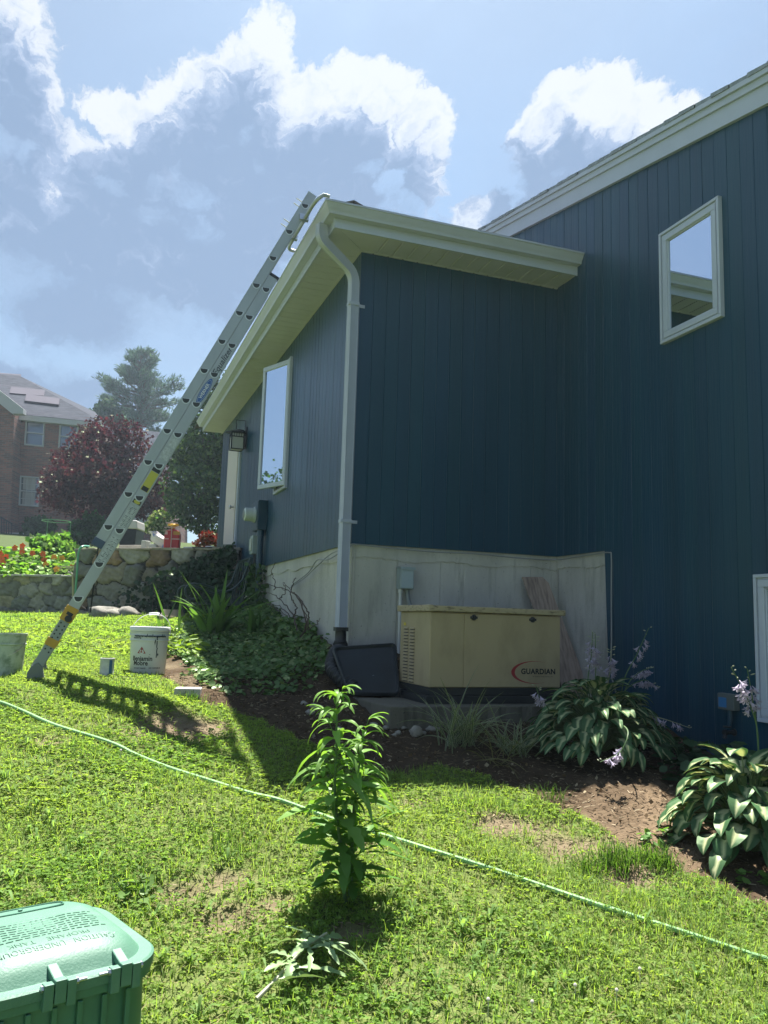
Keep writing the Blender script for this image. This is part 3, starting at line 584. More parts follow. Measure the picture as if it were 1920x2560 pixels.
for yy0, yy1 in ((.14, .30), (.36, .52)):
    for k in range(17):
        a = GY+(gyb-GY)*(1-(yy0+.28)); b = GY+(gyb-GY)*(1-(yy1+.28)) if False else 0
        ya = gyb-(gyb-GY)*yy0; yb_ = gyb-(gyb-GY)*yy1; zt = ZL-.155-k*.0232
        mb.poly([(gx0-.0005, ya, zt), (gx0-.0005, yb_, zt), (gx0-.013, yb_+.006, zt-.013), (gx0-.013, ya-.006, zt-.013)]); mb.poly([(gx0-.013, ya-.006, zt-.013), (gx0-.013, yb_+.006, zt-.013), (gx0-.0008, yb_, zt-.0145), (gx0-.0008, ya, zt-.0145)][::1])
        mb.poly([(gx0-.0005, ya, zt), (gx0-.013, ya-.006, zt-.013), (gx0-.0005, ya, zt-.014)]); mb.poly([(gx0-.0005, yb_, zt), (gx0-.0005, yb_, zt-.014), (gx0-.013, yb_+.006, zt-.013)])
build("louvre_panel", mb, M_TAN, gen)
mb = MB()
for yy0, yy1 in ((.14, .30), (.36, .52)):
    for k in range(17):
        ya = gyb-(gyb-GY)*yy0; yb_ = gyb-(gyb-GY)*yy1; zt = ZL-.155-k*.0232-.0150
        mb.quad((gx0-.0012, ya, zt), (gx0-.0012, yb_, zt), (gx0-.0012, yb_, zt-.006), (gx0-.0012, ya, zt-.006))
build("louvre_slot", mb, M_BLACK, gen)
for px in (1184, 1331):
    c = on(px, 1544+ (px-1184)*.036, 'y', GY-.01); mb = MB(); mb.lathe([(.020, 0), (.020, .008), (.014, .012), (.012, .018)], c, 14, axis=(0, -1, 0)); mb.box(c[0]-.027, c[0]+.027, c[1]-.010, c[1]-.001, c[2]-.008, c[2]+.008); build("latch", mb, M_BLACK, gen, smooth=True)
# brand mark: red swoosh, black lettering
LO = on(1340, 1681, 'y', GY-.009); LO = np.array((LO[0], GY-.0085, LO[2])); s = (gx1-gx0)/324.0
fn = plane_fn(LO, (1, 0, 0), (0, 0, 1), (0, -1, 0), .0012)
mb = MB(); rx, ry = 54*s, 24*s; n = 60; pa = []; pb = []
for k in range(n+1):
    th = radians(62)+radians(235)*k/n; wdt = (sin(pi*k/n)**1.5)*8.5*s+.4*s
    pa.append((rx*cos(th), ry*sin(th))); pb.append(((rx+wdt)*cos(th)-0*s, (ry+wdt*.35)*sin(th)))
for k in range(n): put2d(mb, [pa[k], pb[k], pb[k+1], pa[k+1]], [(0, 1, 2, 3)], fn)
build("emblem", mb, mat("emblem_red", (.30, .02, .025), rough=.5), gen)
V, F = text_mesh("GUARDIAN", 16.5*s, bold=.55*s, space=1.06); V[:, 0] *= 1.0; V[:, 0] += 6*s; V[:, 1] += 1.5*s
mb = MB(); put2d(mb, V, F, fn); V, F = text_mesh("by Generac Power Systems, Inc.", 4.0*s); V[:, 0] += 18*s; V[:, 1] -= 9*s; put2d(mb, V, F, fn); build("lettering", mb, mat("letter_black", (.008, .008, .009), rough=.5), gen)
mb = MB(); mb.box(gx0-.0025, gx0-.0008, gyb-.11, gyb-.07, ZL-.145, ZL-.125); build("warning_label", mb, mat("label_yellow", (.6, .45, .03), rough=.5), gen)

pl = [on(974, 1766, 'z', zpad), on(1316, 1760, 'z', zpad)]
xa, xb2 = pl[0][0]-.0, gx1+.12; ya = min(pl[0][1], GY-.10); yb2 = gyb+.12
mb = MB(); n = 46
P2 = [(xa, ya)]+[(xa+(xb2-xa)*k/n, ya+.012*random.uniform(-1, 1)) for k in range(1, n)]+[(xb2, ya), (xb2, yb2), (xa-.05, yb2)]+[(xa-.05+.05*k/10, yb2+(ya-yb2)*k/10) for k in range(1, 10)]
mb.prism([(a, b, -1.75) for a, b in P2], (0, 0, 1.75+zpad-.002))
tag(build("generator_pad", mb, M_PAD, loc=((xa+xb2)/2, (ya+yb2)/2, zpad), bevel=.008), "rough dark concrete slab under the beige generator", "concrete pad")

# plywood leaning in the corner behind the generator
TL = on(1299.4, 1444, 'y', .0)+(0, -.03, 0); TR = on(1360, 1444, 'y', .0)+(0, -.03, 0); BRp = on(1478, 1745, 'y', -.42); dv = BRp-TR; BL = TL+dv
Uv = (TR-TL); Vv = dv; nv = np.cross(Uv, Vv); nv /= np.linalg.norm(nv); nv = nv if nv[1] < 0 else -nv
mb = MB(); cl = .10
pts = [TL, TR-Uv*.16, TR+Vv*.05, BRp, BL]
mb.prism(pts, nv*.013)
def plywood_mat():
    m = bpy.data.materials.new("plywood"); m.use_nodes = True; nt = m.node_tree; N = nt.nodes; L = nt.links; p = N['Principled BSDF']; p.inputs['Roughness'].default_value = .8
    tc = N.new("ShaderNodeTexCoord"); mp = N.new("ShaderNodeMapping"); mp.inputs['Rotation'].default_value = (0, radians(-21), 0); mp.inputs['Scale'].default_value = (5.5, 1, .9); L.new(tc.outputs['Object'], mp.inputs[0])
    n = N.new("ShaderNodeTexNoise"); n.inputs['Scale'].default_value = 1.6; n.inputs['Detail'].default_value = 2; n.inputs['Distortion'].default_value = .6; L.new(mp.outputs[0], n.inputs[0])
    mu = N.new("ShaderNodeMath"); mu.operation = 'MULTIPLY'; mu.inputs[1].default_value = 30; L.new(n.outputs[0], mu.inputs[0]); si = N.new("ShaderNodeMath"); si.operation = 'SINE'; L.new(mu.outputs[0], si.inputs[0])
    n2 = N.new("ShaderNodeTexNoise"); n2.inputs['Scale'].default_value = 9; n2.inputs['Detail'].default_value = 6; L.new(mp.outputs[0], n2.inputs[0])
    ad = N.new("ShaderNodeMath"); ad.operation = 'MULTIPLY_ADD'; L.new(si.outputs[0], ad.inputs[0]); ad.inputs[1].default_value = .09; L.new(n2.outputs[0], ad.inputs[2])
    r = N.new("ShaderNodeValToRGB"); L.new(ad.outputs[0], r.inputs[0]); r.color_ramp.elements[0].position = .25; r.color_ramp.elements[0].color = (.20, .145, .115, 1); r.color_ramp.elements[1].position = .62; r.color_ramp.elements[1].color = (.37, .28, .225, 1)
    L.new(r.outputs[0], p.inputs['Base Color']); return m
tag(build("plywood_board", mb, plywood_mat(), loc=(TL+BRp)/2, bevel=.002), "weathered plywood board leaning in the corner behind the generator", "board")
# black tray
mb = MB(); TLt = on(829, 1619, 'y', -.26); TRt = on(990, 1608, 'y', -.30); BLt = on(870, 1735, 'y', -.62); BRt = on(1000, 1736, 'y', -.66)
Ut = TRt-TLt; Vt = (BLt+BRt)/2-(TLt+TRt)/2; nt_ = np.cross(Ut, Vt); nt_ /= np.linalg.norm(nt_); nt_ = nt_ if nt_[1] < 0 else -nt_
def bil(u, v): return (TLt*(1-u)+TRt*u)*(1-v)+(BLt*(1-u)+BRt*u)*v
rr = [(.0, .0), (.05, .02), (.06, -.005)]
def rrect(i, r=.07):
    out = []
    for cx, cy, a0 in ((i+r, i+r, 180), (1-i-r, i+r, 270), (1-i-r, 1-i-r, 0), (i+r, 1-i-r, 90)):
        for k in range(6): th = radians(a0+90*k/5); out.append((cx+r*cos(th), cy+r*sin(th)))
    return out
levels = [(0.0, -.018, .08), (0.0, .004, .08), (.012, .012, .075), (.03, .012, .07), (.05, -.010, .06), (.075, -.014, .05)]
rings = [[mb.v(bil(*q)+nt_*h) for q in rrect(i, r)] for i, h, r in levels]
for a, b in zip(rings[:-1], rings[1:]):
    for j in range(len(a)): mb.f(a[j], a[(j+1) % len(a)], b[(j+1) % len(a)], b[j])
mb.f(*rings[-1]); mb.f(*rings[0][::-1])
tray = build("plastic_tray", mb, mat("tray_plastic", (.010, .015, .020), rough=.5, var=.3, vscale=5), loc=bil(.5, 1), smooth=True, angle=40)
tag(tray, "large black plastic tray leaning against the left end of the generator", "tray")
mb = MB(); mb.cur = None
for k in range(9):
    u0 = .33+k*.027; mb.poly([bil(u0, .60+.004*sin(k*2))+nt_*-.012, bil(u0+.03, .60+.004*sin(k*2+2))+nt_*-.012, bil(u0+.03, .618+.003*sin(k*3))+nt_*-.012, bil(u0, .618)+nt_*-.012])
build("paint_smear", mb, mat("smear", (.10, .12, .13), rough=.8), tray)

# ------------------------------------------------------------------ extension ladder
YN, YF = -.10, .32
b0 = on(174.5, 1532, 'y', YN); b1 = on(500, 996, 'y', YN); LD = (b1-b0)/np.linalg.norm(b1-b0); LP = np.array((LD[2], 0, -LD[0])); LP = LP if LP[0] > 0 else -LP   # LP points to the house
foot_t = -((b0-on(88, 1692, 'y', YN))@LD); RW = .076
base_end = (on(688, 692, 'y', YN)-b0)@LD
f0 = on(262, 1366, 'y', YN); fl0 = (f0-b0)@LD; fl1 = (on(776, 480, 'y', YN)-b0)@LD
off_fly = -(RW+.004)
footp = b0+LD*foot_t
lad = thing("ladder", "long aluminium extension ladder leaning on the gutter with yellow leg levellers", "ladder", (footp[0], .11, footp[2]-.03))
M_ALU = mat("ladder_aluminium", (.38, .41, .42), rough=.45, metal=.45, var=.06, vscale=12, stretch=(1, 1, .3))
Yv = np.array((0, 1., 0))
def rail(t0, t1, off, y, sgn, name="rail"):
    mb = MB(); o = b0+LP*off; o = np.array((o[0], y, o[2]))
    mb.obox(o, LD, LP, Yv*sgn, t0, t1, -RW/2, RW/2, 0, .004); mb.obox(o, LD, LP, Yv*sgn, t0, t1, -RW/2, -RW/2+.005, .004, .03); mb.obox(o, LD, LP, Yv*sgn, t0, t1, RW/2-.005, RW/2, .004, .03)
    return build(name, mb, M_ALU, lad, bevel=.002)
railn = rail(.34-.3, base_end, 0, YN, 1); rail(.04, base_end, 0, YF, -1); flyn = rail(fl0, fl1, off_fly, YN, 1); rail(fl0, fl1, off_fly, YF, -1)
tr0 = (on(195, 1497, 'y', YN)-b0)@LD; RSP = ((on(535.5, 937, 'y', YN)-b0)@LD-tr0)/7; trf = (on(278, 1322, 'y', YN)-b0)@LD
M_COL = mat("rung_collar", (.62, .65, .66), rough=.45, metal=.6)
M_HOL = mat("rung_hollow", (.035, .04, .045), rough=.6)
cm = MB(); hm = MB()
def dshape(o, sgn, r, n0, n1, mb):
    pts = [(r*cos(th), -r*1.25*sin(th)) for th in np.linspace(0, pi, 11)]
    X = np.array((1., 0, 0)); Z = np.array((0, 0, 1.))
    P = [o+X*a*1.0+Z*b+np.array((0, -sgn*n1, 0)) for a, b in pts]; mb.prism(P, (0, sgn*(n1-n0), 0))
for off, t0, t1 in ((0, tr0, base_end), (off_fly, trf, fl1)):
    t = t0
    while t < t1-.06:
        if t > t0-.01 and t > (fl0 if off else -9)+.04:
            o = b0+LP*off+LD*t; mb = MB(); mb.tube([(o[0], YN+.002, o[2]), (o[0], YF-.002, o[2])], .017, 10); build("rung", mb, M_ALU, lad, smooth=True)
            oo = np.array((o[0], YN, o[2]+.018)); cm = MB(); hm = MB(); dshape(oo, 1, .035, 0, .003, cm); dshape(oo+np.array((0, 0, -.003)), 1, .027, .003, .0045, hm); col_ = build('rung_collar', cm, M_COL, lad); build('rung_socket', hm, M_HOL, col_)
        t += RSP
# levelling legs and shoes
M_YEL = mat("safety_yellow", (.52, .30, .03), rough=.5, var=.1, vscale=15)
for y, sg in ((YN, 1), (YF, -1)):
    o = np.array((b0[0], y, b0[2])); e0 = foot_t+.03
    mb = MB(); mb.obox(o, LD, LP, Yv*sg, e0, .25*0+.02, -RW/2+.004, RW/2-.004, .001, .026); leg = build("leg", mb, mat("leg_grey", (.27, .30, .29), rough=.5, metal=.3), lad, bevel=.003)
    ta = (on(172, 1535, 'y', YN)-b0)@LD; tb = (on(130, 1607, 'y', YN)-b0)@LD
    mb = MB(); mb.obox(o, LD, LP, Yv*sg, ta-.055, ta+.055, -RW/2-.005, RW/2+.005, -.006, .032); mb.obox(o, LD, LP, Yv*sg, ta+.02, ta+.028, -RW/2-.008, RW/2+.008, -.010, .032); sl = build("leveller_sleeve", mb, M_YEL, lad, bevel=.004)
    mb = MB(); mb.lathe([(.024, 0), (.024, .016), (.018, .022)], o+LD*(ta-.03)+LP*.012+Yv*sg*-.006, 18, axis=-Yv*sg); build("knob", mb, M_BLACK, sl, smooth=True)
    mb = MB(); mb.obox(o, LD, LP, Yv*sg, ta-.008, ta+.014, -.018, .026, -.0068, -.0062); build("label", mb, M_BLACK, sl)
    mb = MB(); mb.obox(o, LD, LP, Yv*sg, tb-.028, tb+.028, -RW/2-.003, RW/2+.003, -.004, .030); build("leveller_sleeve", mb, M_YEL, lad, bevel=.003)
    mb = MB()
    for k in range(8):
        for s_ in (-.016, .016): mb.lathe([(.0062, 0), (.0062, .0015)], o+LD*(ta-.075-k*.0285-(.012 if s_ > 0 else 0))+LP*s_+Yv*sg*.0005, 10, axis=-Yv*sg)
    build("leg_hole", mb, M_BLACK, leg)
    mb = MB(); zf = float(gz(footp[0], y))-.0; F0 = o+LD*(foot_t+.03)
    px_ = [(F0[0]-.045, zf+.05), (F0[0]-.045, zf+.012), (F0[0]-.03, zf), (F0[0]+.075, zf), (F0[0]+.085, zf+.015), (F0[0]+.065, zf+.025), (F0[0]+.05, zf+.09), (F0[0]+.02, zf+.12), (F0[0]-.02, zf+.10)]
    mb.prism([(a, y-.008*sg, b) for a, b in px_], (0, .045*sg, 0)); build("shoe", mb, mat("shoe_grey", (.16, .18, .16), rough=.7), lad, bevel=.004)
# stand-off bar resting on the gutter
nA = on(788, 502, 'y', -.44); nB = on(719, 622, 'y', .60)
gxo = -OH-.12; zg = ZE+GT; c = (nA+nB)/2; cA = nA; cB = nB
pts = [np.array((gxo+.03, -.44, zg+.016)), np.array((gxo-.02, -.44, zg+.02))]+bez([nA*.35+np.array((gxo-.02, -.44, zg+.02))*.65, nA, nA*.85+nB*.15], 6)+bez([nA*.15+nB*.85, nB, nB*.35+np.array((gxo-.02, .60, zg+.02))*.65], 6)+[np.array((gxo-.02, .60, zg+.02)), np.array((gxo+.03, .60, zg+.016))]
mb = MB(); mb.tube(pts, .015, 10); build("standoff_bar", mb, M_ALU, lad, smooth=True)
mb = MB()
for y in (YN, YF): mb = MB(); q = nA+(nB-nA)*((y+.44)/1.04); mb.obox(q, (1, 0, 0), (0, 1, 0), (0, 0, 1), -.05, .025, -.02, .02, -.025, .025); build('bracket', mb, M_STEEL, lad)
for k in (0, 1, 2, 3):
    mb = MB(); t_ = fl1-.12-(k//2)*.22-(k % 2)*.05; q = b0+LP*(off_fly-RW/2)+LD*t_; mb.tube([q, q-LP*.05], .004, 6); build('bolt', mb, M_STEEL, lad)
mb = MB(); q = b0+LD*base_end; mb.obox((q[0], YN, q[2]), LD, LP, Yv, -.012, .012, -RW/2, RW/2+.004, -.004, .03); build("end_cap", mb, M_BLACK, lad)
q = b0+LP*off_fly+LD*fl0; mb = MB(); mb.obox((q[0], YN, q[2]), LD, LP, Yv, -.03, .03, -RW/2-.004, RW/2, -.006, .03); build("end_cap", mb, mat("dull_blue", (.05, .08, .14), rough=.5), lad, bevel=.003)
mb = MB(); mb.tube([q+(0, .0, -.02), q+(.0, .05, -.5)+LP*-.02, b0+LD*.1+LP*-.06+(0, .08, 0)], .006, 6); build("rope", mb, M_BLACK, lad)
fnl = lambda t, off: plane_fn((b0+LP*off+LD*t)*np.array((1, 0, 1))+np.array((0, YN, 0)), LD, -LP, (0, -1, 0), .0012)
tm = lambda px, py: (on(px, py, 'y', YN)-b0)@LD
ink = mat("label_ink", (.05, .06, .08), rough=.6); bl = mat("oval_blue", (.03, .10, .34), rough=.4)
V, F = text_mesh("Equalizer", .062, bold=.001, shear=.25); V[:, 0] *= 1.12; mb = MB(); put2d(mb, V, F, fnl(tm(558, 905), 0)); build("lettering", mb, ink, lad)
t_ = tm(511, 978); mb = MB(); put2d(mb, np.array(ellipse(.115, .028, 40)), [tuple(range(40))], fnl(t_, 0)); ov = build("brand_label", mb, bl, lad)
mb = MB(); E1, E2 = ellipse(.100, .0225, 40), ellipse(.098, .0212, 40); f_ = plane_fn((b0+LD*t_)*np.array((1, 0, 1))+np.array((0, YN, 0)), LD, -LP, (0, -1, 0), .0020)
i0 = len(mb.V); put2d(mb, np.array(E1+E2), [(k, (k+1) % 40, 40+(k+1) % 40, 40+k) for k in range(40)], f_)
V, F = text_mesh("WERNER", .034, bold=.0006); V[:, 0] *= .98; put2d(mb, V, F, f_); build("lettering", mb, mat("label_white", (.7, .72, .74), rough=.5), ov)
def sticker(t0, t1, w, m, off=0, eps=.0012, name="sticker"):
    mb = MB(); f = plane_fn((b0+LP*off)*np.array((1, 0, 1))+np.array((0, YN, 0)), LD, -LP, (0, -1, 0), eps); put2d(mb, np.array([(t0, -w), (t1, -w), (t1, w), (t0, w)]), [(0, 1, 2, 3)], f); return build(name, mb, m, lad)
yl = mat("sticker_yellow", (.50, .46, .06), rough=.5); wh = mat("sticker_silver", (.42, .45, .46), rough=.4, var=.3, vscale=60)
sticker(tm(360, 1228), tm(386, 1180), .030, yl); sticker(tm(359, 1227), tm(365, 1217), .024, M_BLACK, eps=.002, name="sticker_panel"); sticker(tm(388, 1180), tm(393, 1172), .030, M_BLACK); sticker(tm(340, 1260), tm(345, 1251), .030, M_BLACK)
mb = MB(); put2d(mb, np.array(ellipse(.014, .024, 24)), [tuple(range(24))], fnl(tm(342.5, 1255.5), 0)); [mb.V.__setitem__(i, (p[0], p[1]-.001, p[2])) for i, p in enumerate(mb.V)]; build("sticker_panel", mb, yl, lad)
sticker(tm(302, 1318), tm(337, 1264), .028, wh); sticker(tm(245, 1412), tm(290, 1340), .028, wh); sticker(tm(408, 1150), tm(424, 1122), .030, wh); sticker(tm(427, 1118), tm(440, 1097), .030, wh)
for a, b in ((tm(304, 1315), tm(334, 1268)), (tm(248, 1408), tm(287, 1344))):
    k = a; mb = MB()
    while k < b:
        for w0 in (-.024, .003):
            wd = random.uniform(.008, .02); put2d(mb, np.array([(k, w0), (k+.0035, w0), (k+.0035, w0+wd), (k, w0+wd)]), [(0, 1, 2, 3)], fnl(0, 0))
        k += random.choice((.011, .011, .03))
    mb.V = [(p[0], p[1]-.001, p[2]) for p in mb.V]; build("sticker_print", mb, ink, lad)

# ------------------------------------------------------------------ buckets and cans
M_PAIL = mat("white_pail", (.60, .63, .61), rough=.38, var=.04)
M_PAILT = mat("white_lid", (.72, .73, .72), rough=.35)
M_NAVY = mat("navy_paint_spill", (.012, .028, .045), rough=.35)
bp = gnd(368, 1684); D_ = (bp-CAM)@CF; sc = (97/FPX*D_)/.30   # drawn to the size it has in the photograph
bk = thing("paint_bucket", "tall white paint bucket with lid, black lettering and dark blue paint drips on the grass", "paint bucket", bp)
R0 = .133*sc; R1 = .143*sc; HB = .36*sc
mb = MB(); mb.lathe([(R0-.004, 0), (R0, .006), (R0+(R1-R0)*.7, HB*.70), (R1+.004, HB*.705), (R1+.006, HB*.72), (R1+.004, HB*.735), (R1, HB*.74), (R1, HB*.80), (R1+.006, HB*.805), (R1+.006, HB*.82), (R1, HB*.825), (R1, HB*.87), (R1+.005, HB*.875), (R1+.005, HB*.885), (R1, HB*.89), (R1, HB*.93)], bp, 48); build("pail", mb, M_PAIL, bk, smooth=True, angle=50)
mb = MB(); mb.lathe([(R1+.003, HB*.905), (R1+.009, HB*.915), (R1+.010, HB*.985), (R1+.006, HB), (R1-.006, HB+.001), (R1-.012, HB-.012), (.02, HB-.010)], bp, 48); build("lid", mb, M_PAILT, bk, smooth=True, angle=40)
hd = np.array((CR[0], CR[1], 0)); hd /= np.linalg.norm(hd); bkd = np.array((-hd[1], hd[0], 0)); tow = -bkd
mb = MB(); hp = []
for k in range(25):
    th = pi*k/24; hp.append(bp+hd*(R1+.012)*cos(th)*(1.0)+np.array((0, 0, HB*.80))+(bkd*.45+np.array((0, 0, .89)))*(.195*sc)*sin(th)**.8)
mb.tube(hp, .0028, 6); hdl = build("handle", mb, M_STEEL, bk)
mb = MB(); mb.tube(hp[10:15], .010, 8); build("grip", mb, M_PAILT, hdl, smooth=True)
def wrap(c, rf, ang0):
    # photo-like placement: x to the right as seen, y up; wraps round the pail
    def f(a, b):
        r = rf(b)+.0012; th = a/r+ang0; return c+(tow*cos(th)+hd*sin(th))*r+np.array((0, 0, b))
    return f
def rfun(b): return R0+(R1-R0)*min(1, b/(HB*.7))*.7
_tb = (CAM-bp)*np.array((1, 1, 0)); _tb /= np.linalg.norm(_tb); A0 = atan2(_tb@hd, _tb@tow)
wf = wrap(bp, rfun, A0)
U1 = R1/288   # crop pixels to metres (pail is 575 crop pixels wide)
def cp(x, y): return ((x-540)*U1, HB*.94-(y-545)*U1*.92)
mb = MB()
for body, x, y, sz in (("Benjamin", 440, 1025, 88), ("Moore", 420, 1100, 88)):
    V, F = text_mesh(body, sz*U1*1.12, bold=.0012); wv = V[:, 0].max()-V[:, 0].min(); tgt = (320 if body == "Benjamin" else 232)*U1; V[:, 0] *= tgt/wv; c0 = cp(x, y); V[:, 0] += c0[0]; V[:, 1] += c0[1]; put2d(mb, V, F, wf)
for body, x, y, sz in (("DO NOT FREEZE", 410, 1182, 26), ("NO CONGELAR", 650, 1176, 26)):
    V, F = text_mesh(body, sz*U1, bold=.0003); c0 = cp(x, y); V[:, 0] += c0[0]; V[:, 1] += c0[1]; put2d(mb, V, F, wf)
build("lettering", mb, mat("pail_print", (.02, .022, .026), rough=.5), bk)
mb = MB()
def tri(pts): put2d(mb, np.array([cp(*p) for p in pts]), [tuple(range(len(pts)))], wf)
tri([(432, 825), (498, 940), (475, 940), (452, 868)]); tri([(432, 825), (452, 868), (434, 900), (415, 868)]); tri([(432, 825), (415, 868), (388, 938), (362, 936)]); tri([(388, 938), (475, 940), (480, 933), (392, 929)])
tri([(408, 915), (420, 925), (446, 925), (434, 890)])
build("emblem", mb, mat("emblem_brick", (.30, .05, .04), rough=.5), bk)
mb = MB()
def blob(pts): put2d(mb, np.array([cp(*p) for p in pts]), [tuple(range(len(pts)))], wrap(bp, lambda b: R1+.0095 if b > HB*.90 else (R1+.0065 if b > HB*.69 else rfun(b)+.0005), A0))
for a in range(24): x = 290+a*22; blob([(x, 640), (x+20, 640+random.uniform(-4, 4)), (x+20, 662+random.uniform(0, 10)), (x, 664+random.uniform(-6, 8))])
for a in range(8): x = 276+a*17; blob([(x, 678), (x+17, 678), (x+17, 690+random.uniform(-4, 8)), (x, 690+random.uniform(-4, 8))])
for y0, y1 in ((648, 700), (700, 770), (770, 840), (840, 920), (920, 1005)): o = random.uniform(-5, 5); blob([(654+o, y0), (670+o, y0), (664+o*.5, y1), (650+o*.5, y1)])
blob([(625, 710), (640, 705), (628, 800), (618, 760)]); blob([(672, 950), (684, 930), (694, 955), (682, 985)]); blob([(548, 955), (562, 948), (566, 962)]); blob([(424, 1245), (440, 1238), (436, 1258)]); blob([(536, 1250), (548, 1246), (546, 1262)])
for x in (500, 580, 740, 770): blob([(x, 610+random.uniform(0, 20)), (x+8, 605), (x+10, 640), (x+2, 640)])
build("paint_drips", mb, M_NAVY, bk)

cb = gnd(266, 1688)
cn = thing("paint_can", "small silver paint can with a blue stripe beside the white paint bucket", "paint can", cb)
r = .0525*.96*sc; h = .124*sc
mb = MB(); mb.lathe([(r, 0), (r+.002, .004), (r, .008), (r, h-.008), (r+.002, h-.004), (r+.002, h)], cb, 32); build("can_body", mb, mat("can_silver", (.50, .52, .52), rough=.4, var=.15, vscale=25), cn, smooth=True)
mb = MB(); mb.lathe([(r+.002, h), (r-.006, h+.001), (r-.008, h-.006), (.01, h-.005)], cb, 32); build("lid", mb, mat("can_lid", (.62, .62, .60), rough=.4), cn, smooth=True)
mb = MB(); put2d(mb, np.array([(r*(.62+.08*k), b) for b in (.012, h-.012) for k in range(7)]), [(k, k+1, k+8, k+7) for k in range(6)], wrap(cb, lambda b: r, 0)); build("label", mb, mat("can_blue", (.03, .11, .26), rough=.4), cn)

ob = gnd(12, 1688)
old = thing("old_bucket", "open grubby grey-green bucket with a wire handle at the left edge of the lawn", "bucket", ob)
Ro = .125*sc; Ho = .30*sc
M_OLD = mat("grubby_pail", (.40, .46, .38), rough=.6, col2=(.16, .22, .15), vscale=14, thr=(.45, .65))
mb = MB(); mb.lathe([(Ro*.90, 0), (Ro*.97, Ho*.72), (Ro*1.03, Ho*.73), (Ro*1.03, Ho*.76), (Ro*.99, Ho*.77), (Ro, Ho*.95), (Ro*1.05, Ho*.955), (Ro*1.05, Ho), (Ro*.98, Ho), (Ro*.96, Ho*.9), (Ro*.88, .03), (.01, .03)], ob, 36, cap1=True); build("pail", mb, M_OLD, old, smooth=True, angle=50)
mb = MB(); hp = []
for k in range(17):
    th = pi*k/16; hp.append(ob+(hd*.75+tow*.6)*0+hd*(Ro*1.04)*(1 if True else 0)*cos(th)+np.array((0, 0, Ho*.80))+(tow*.80+np.array((0, 0, -.75)))*(.14)*sin(th))
mb.tube(hp, .0028, 6); build("handle", mb, M_STEEL, old)

# flat concrete block
bb = gnd(468, 1742); mb = MB(); U = np.array((.97, -.22, 0)); V_ = np.array((.22, .97, 0)); mb.obox(bb-np.array((0, 0, .02)), U, V_, (0, 0, 1), -.085, .085, -.02, .12, 0, .075)
tag(build("paving_block", mb, mat("pale_block", (.42, .40, .36), rough=.9, var=.15, vscale=20, bump=.4, bscale=80), loc=bb, bevel=.006), "pale flat paving block lying on bare soil near the paint bucket", "paving block")
# upturned clay pot behind the bucket
pb = at(430, 1558, 10.0); pb = np.array((pb[0], pb[1], float(gz(pb[0], pb[1])))); hpot = (at(430, 1524, 10.0)-pb)[2]
mb = MB(); mb.lathe([(.165, 0), (.165, .05), (.15, .052), (.115, hpot), (.03, hpot), (.03, hpot-.02)], pb, 32)
tag(build("plant_pot", mb, mat("pale_clay", (.34, .27, .20), rough=.9, var=.15, vscale=9), loc=pb, smooth=True, angle=40), "upturned pale clay pot standing in front of the stone wall", "plant pot")

# ------------------------------------------------------------------ buried-tank dome
ZF = -1.50; Fc = on(228, 2450, 'z', ZF); du = on(330, 2425, 'z', ZF)-on(0, 2510, 'z', ZF); du[2] = 0; du /= np.linalg.norm(du); dv = np.array((-du[1], du[0], 0))
HX, HY = .262, .264; DC = Fc-du*.055+dv*HY; DC[2] = 0
M_DOME = mat("green_poly", (.070, .180, .120), rough=.55, col2=(.125, .24, .18), vscale=7, thr=(.5, .8), bump=.12, bscale=160)
M_DOMED = mat("green_poly_dark", (.05, .16, .10), rough=.5, var=.15, vscale=10)
dome = thing("tank_dome", "green plastic lid of a buried propane tank with raised lettering and two bolted hinges", "tank dome", (DC[0], DC[1], -1.85))
def rrc(hx, hy, r, n=10):
    out = []
    for sx, sy, a0 in ((1, 1, 0), (-1, 1, 90), (-1, -1, 180), (1, -1, 270)):
        for k in range(n+1): th = radians(a0+90*k/n); out.append((sx*(hx-r)+r*cos(th), sy*(hy-r)+r*sin(th)))
    return out
def ringset(mb, levels, top=True, bot=False):
    rg = [[mb.v(DC+du*a+dv*b+np.array((0, 0, ZF+h))) if True else 0 for a, b in rrc(hx, hy, r)] for hx, hy, r, h in levels]
    for A, B in zip(rg[:-1], rg[1:]):
        for j in range(len(A)): mb.f(A[j], A[(j+1) % len(A)], B[(j+1) % len(A)], B[j])
    if top: mb.f(*rg[-1])
    if bot: mb.f(*rg[0][::-1])
HT = .062
mb = MB(); ringset(mb, [(HX, HY, .13, -.018), (HX, HY, .13, .004), (HX-.006, HY-.006, .125, .008), (HX-.034, HY-.034, .11, .008), (HX-.042, HY-.042, .105, .016), (HX-.052, HY-.052, .10, .028), (HX-.068, HY-.068, .095, .042), (HX-.09, HY-.09, .085, .053), (HX-.12, HY-.12, .07, .060), (HX-.17, HY-.17, .05, .064), (.03, .03, .02, HT)], bot=True)
dl = build("lid", mb, M_DOME, dome, smooth=True, angle=28)
mb = MB(); ringset(mb, [(HX-.012, HY-.012, .12, -.55), (HX-.020, HY-.020, .12, -.075), (HX-.022, HY-.022, .12, -.04), (HX-.004, HY-.004, .13, -.038), (HX-.004, HY-.004, .13, -.020)], bot=True); body = build("body", mb, M_DOMED, dome, smooth=True)
mb = MB()
for k in range(7): u0 = -.21+k*.06; mb.obox(DC-dv*(HY-.016)+np.array((0, 0, ZF)), du, (0, 0, 1), -dv, u0, u0+.014, -.5, -.045, 0, .008)
build("rib", mb, M_DOMED, dome, bevel=.003)
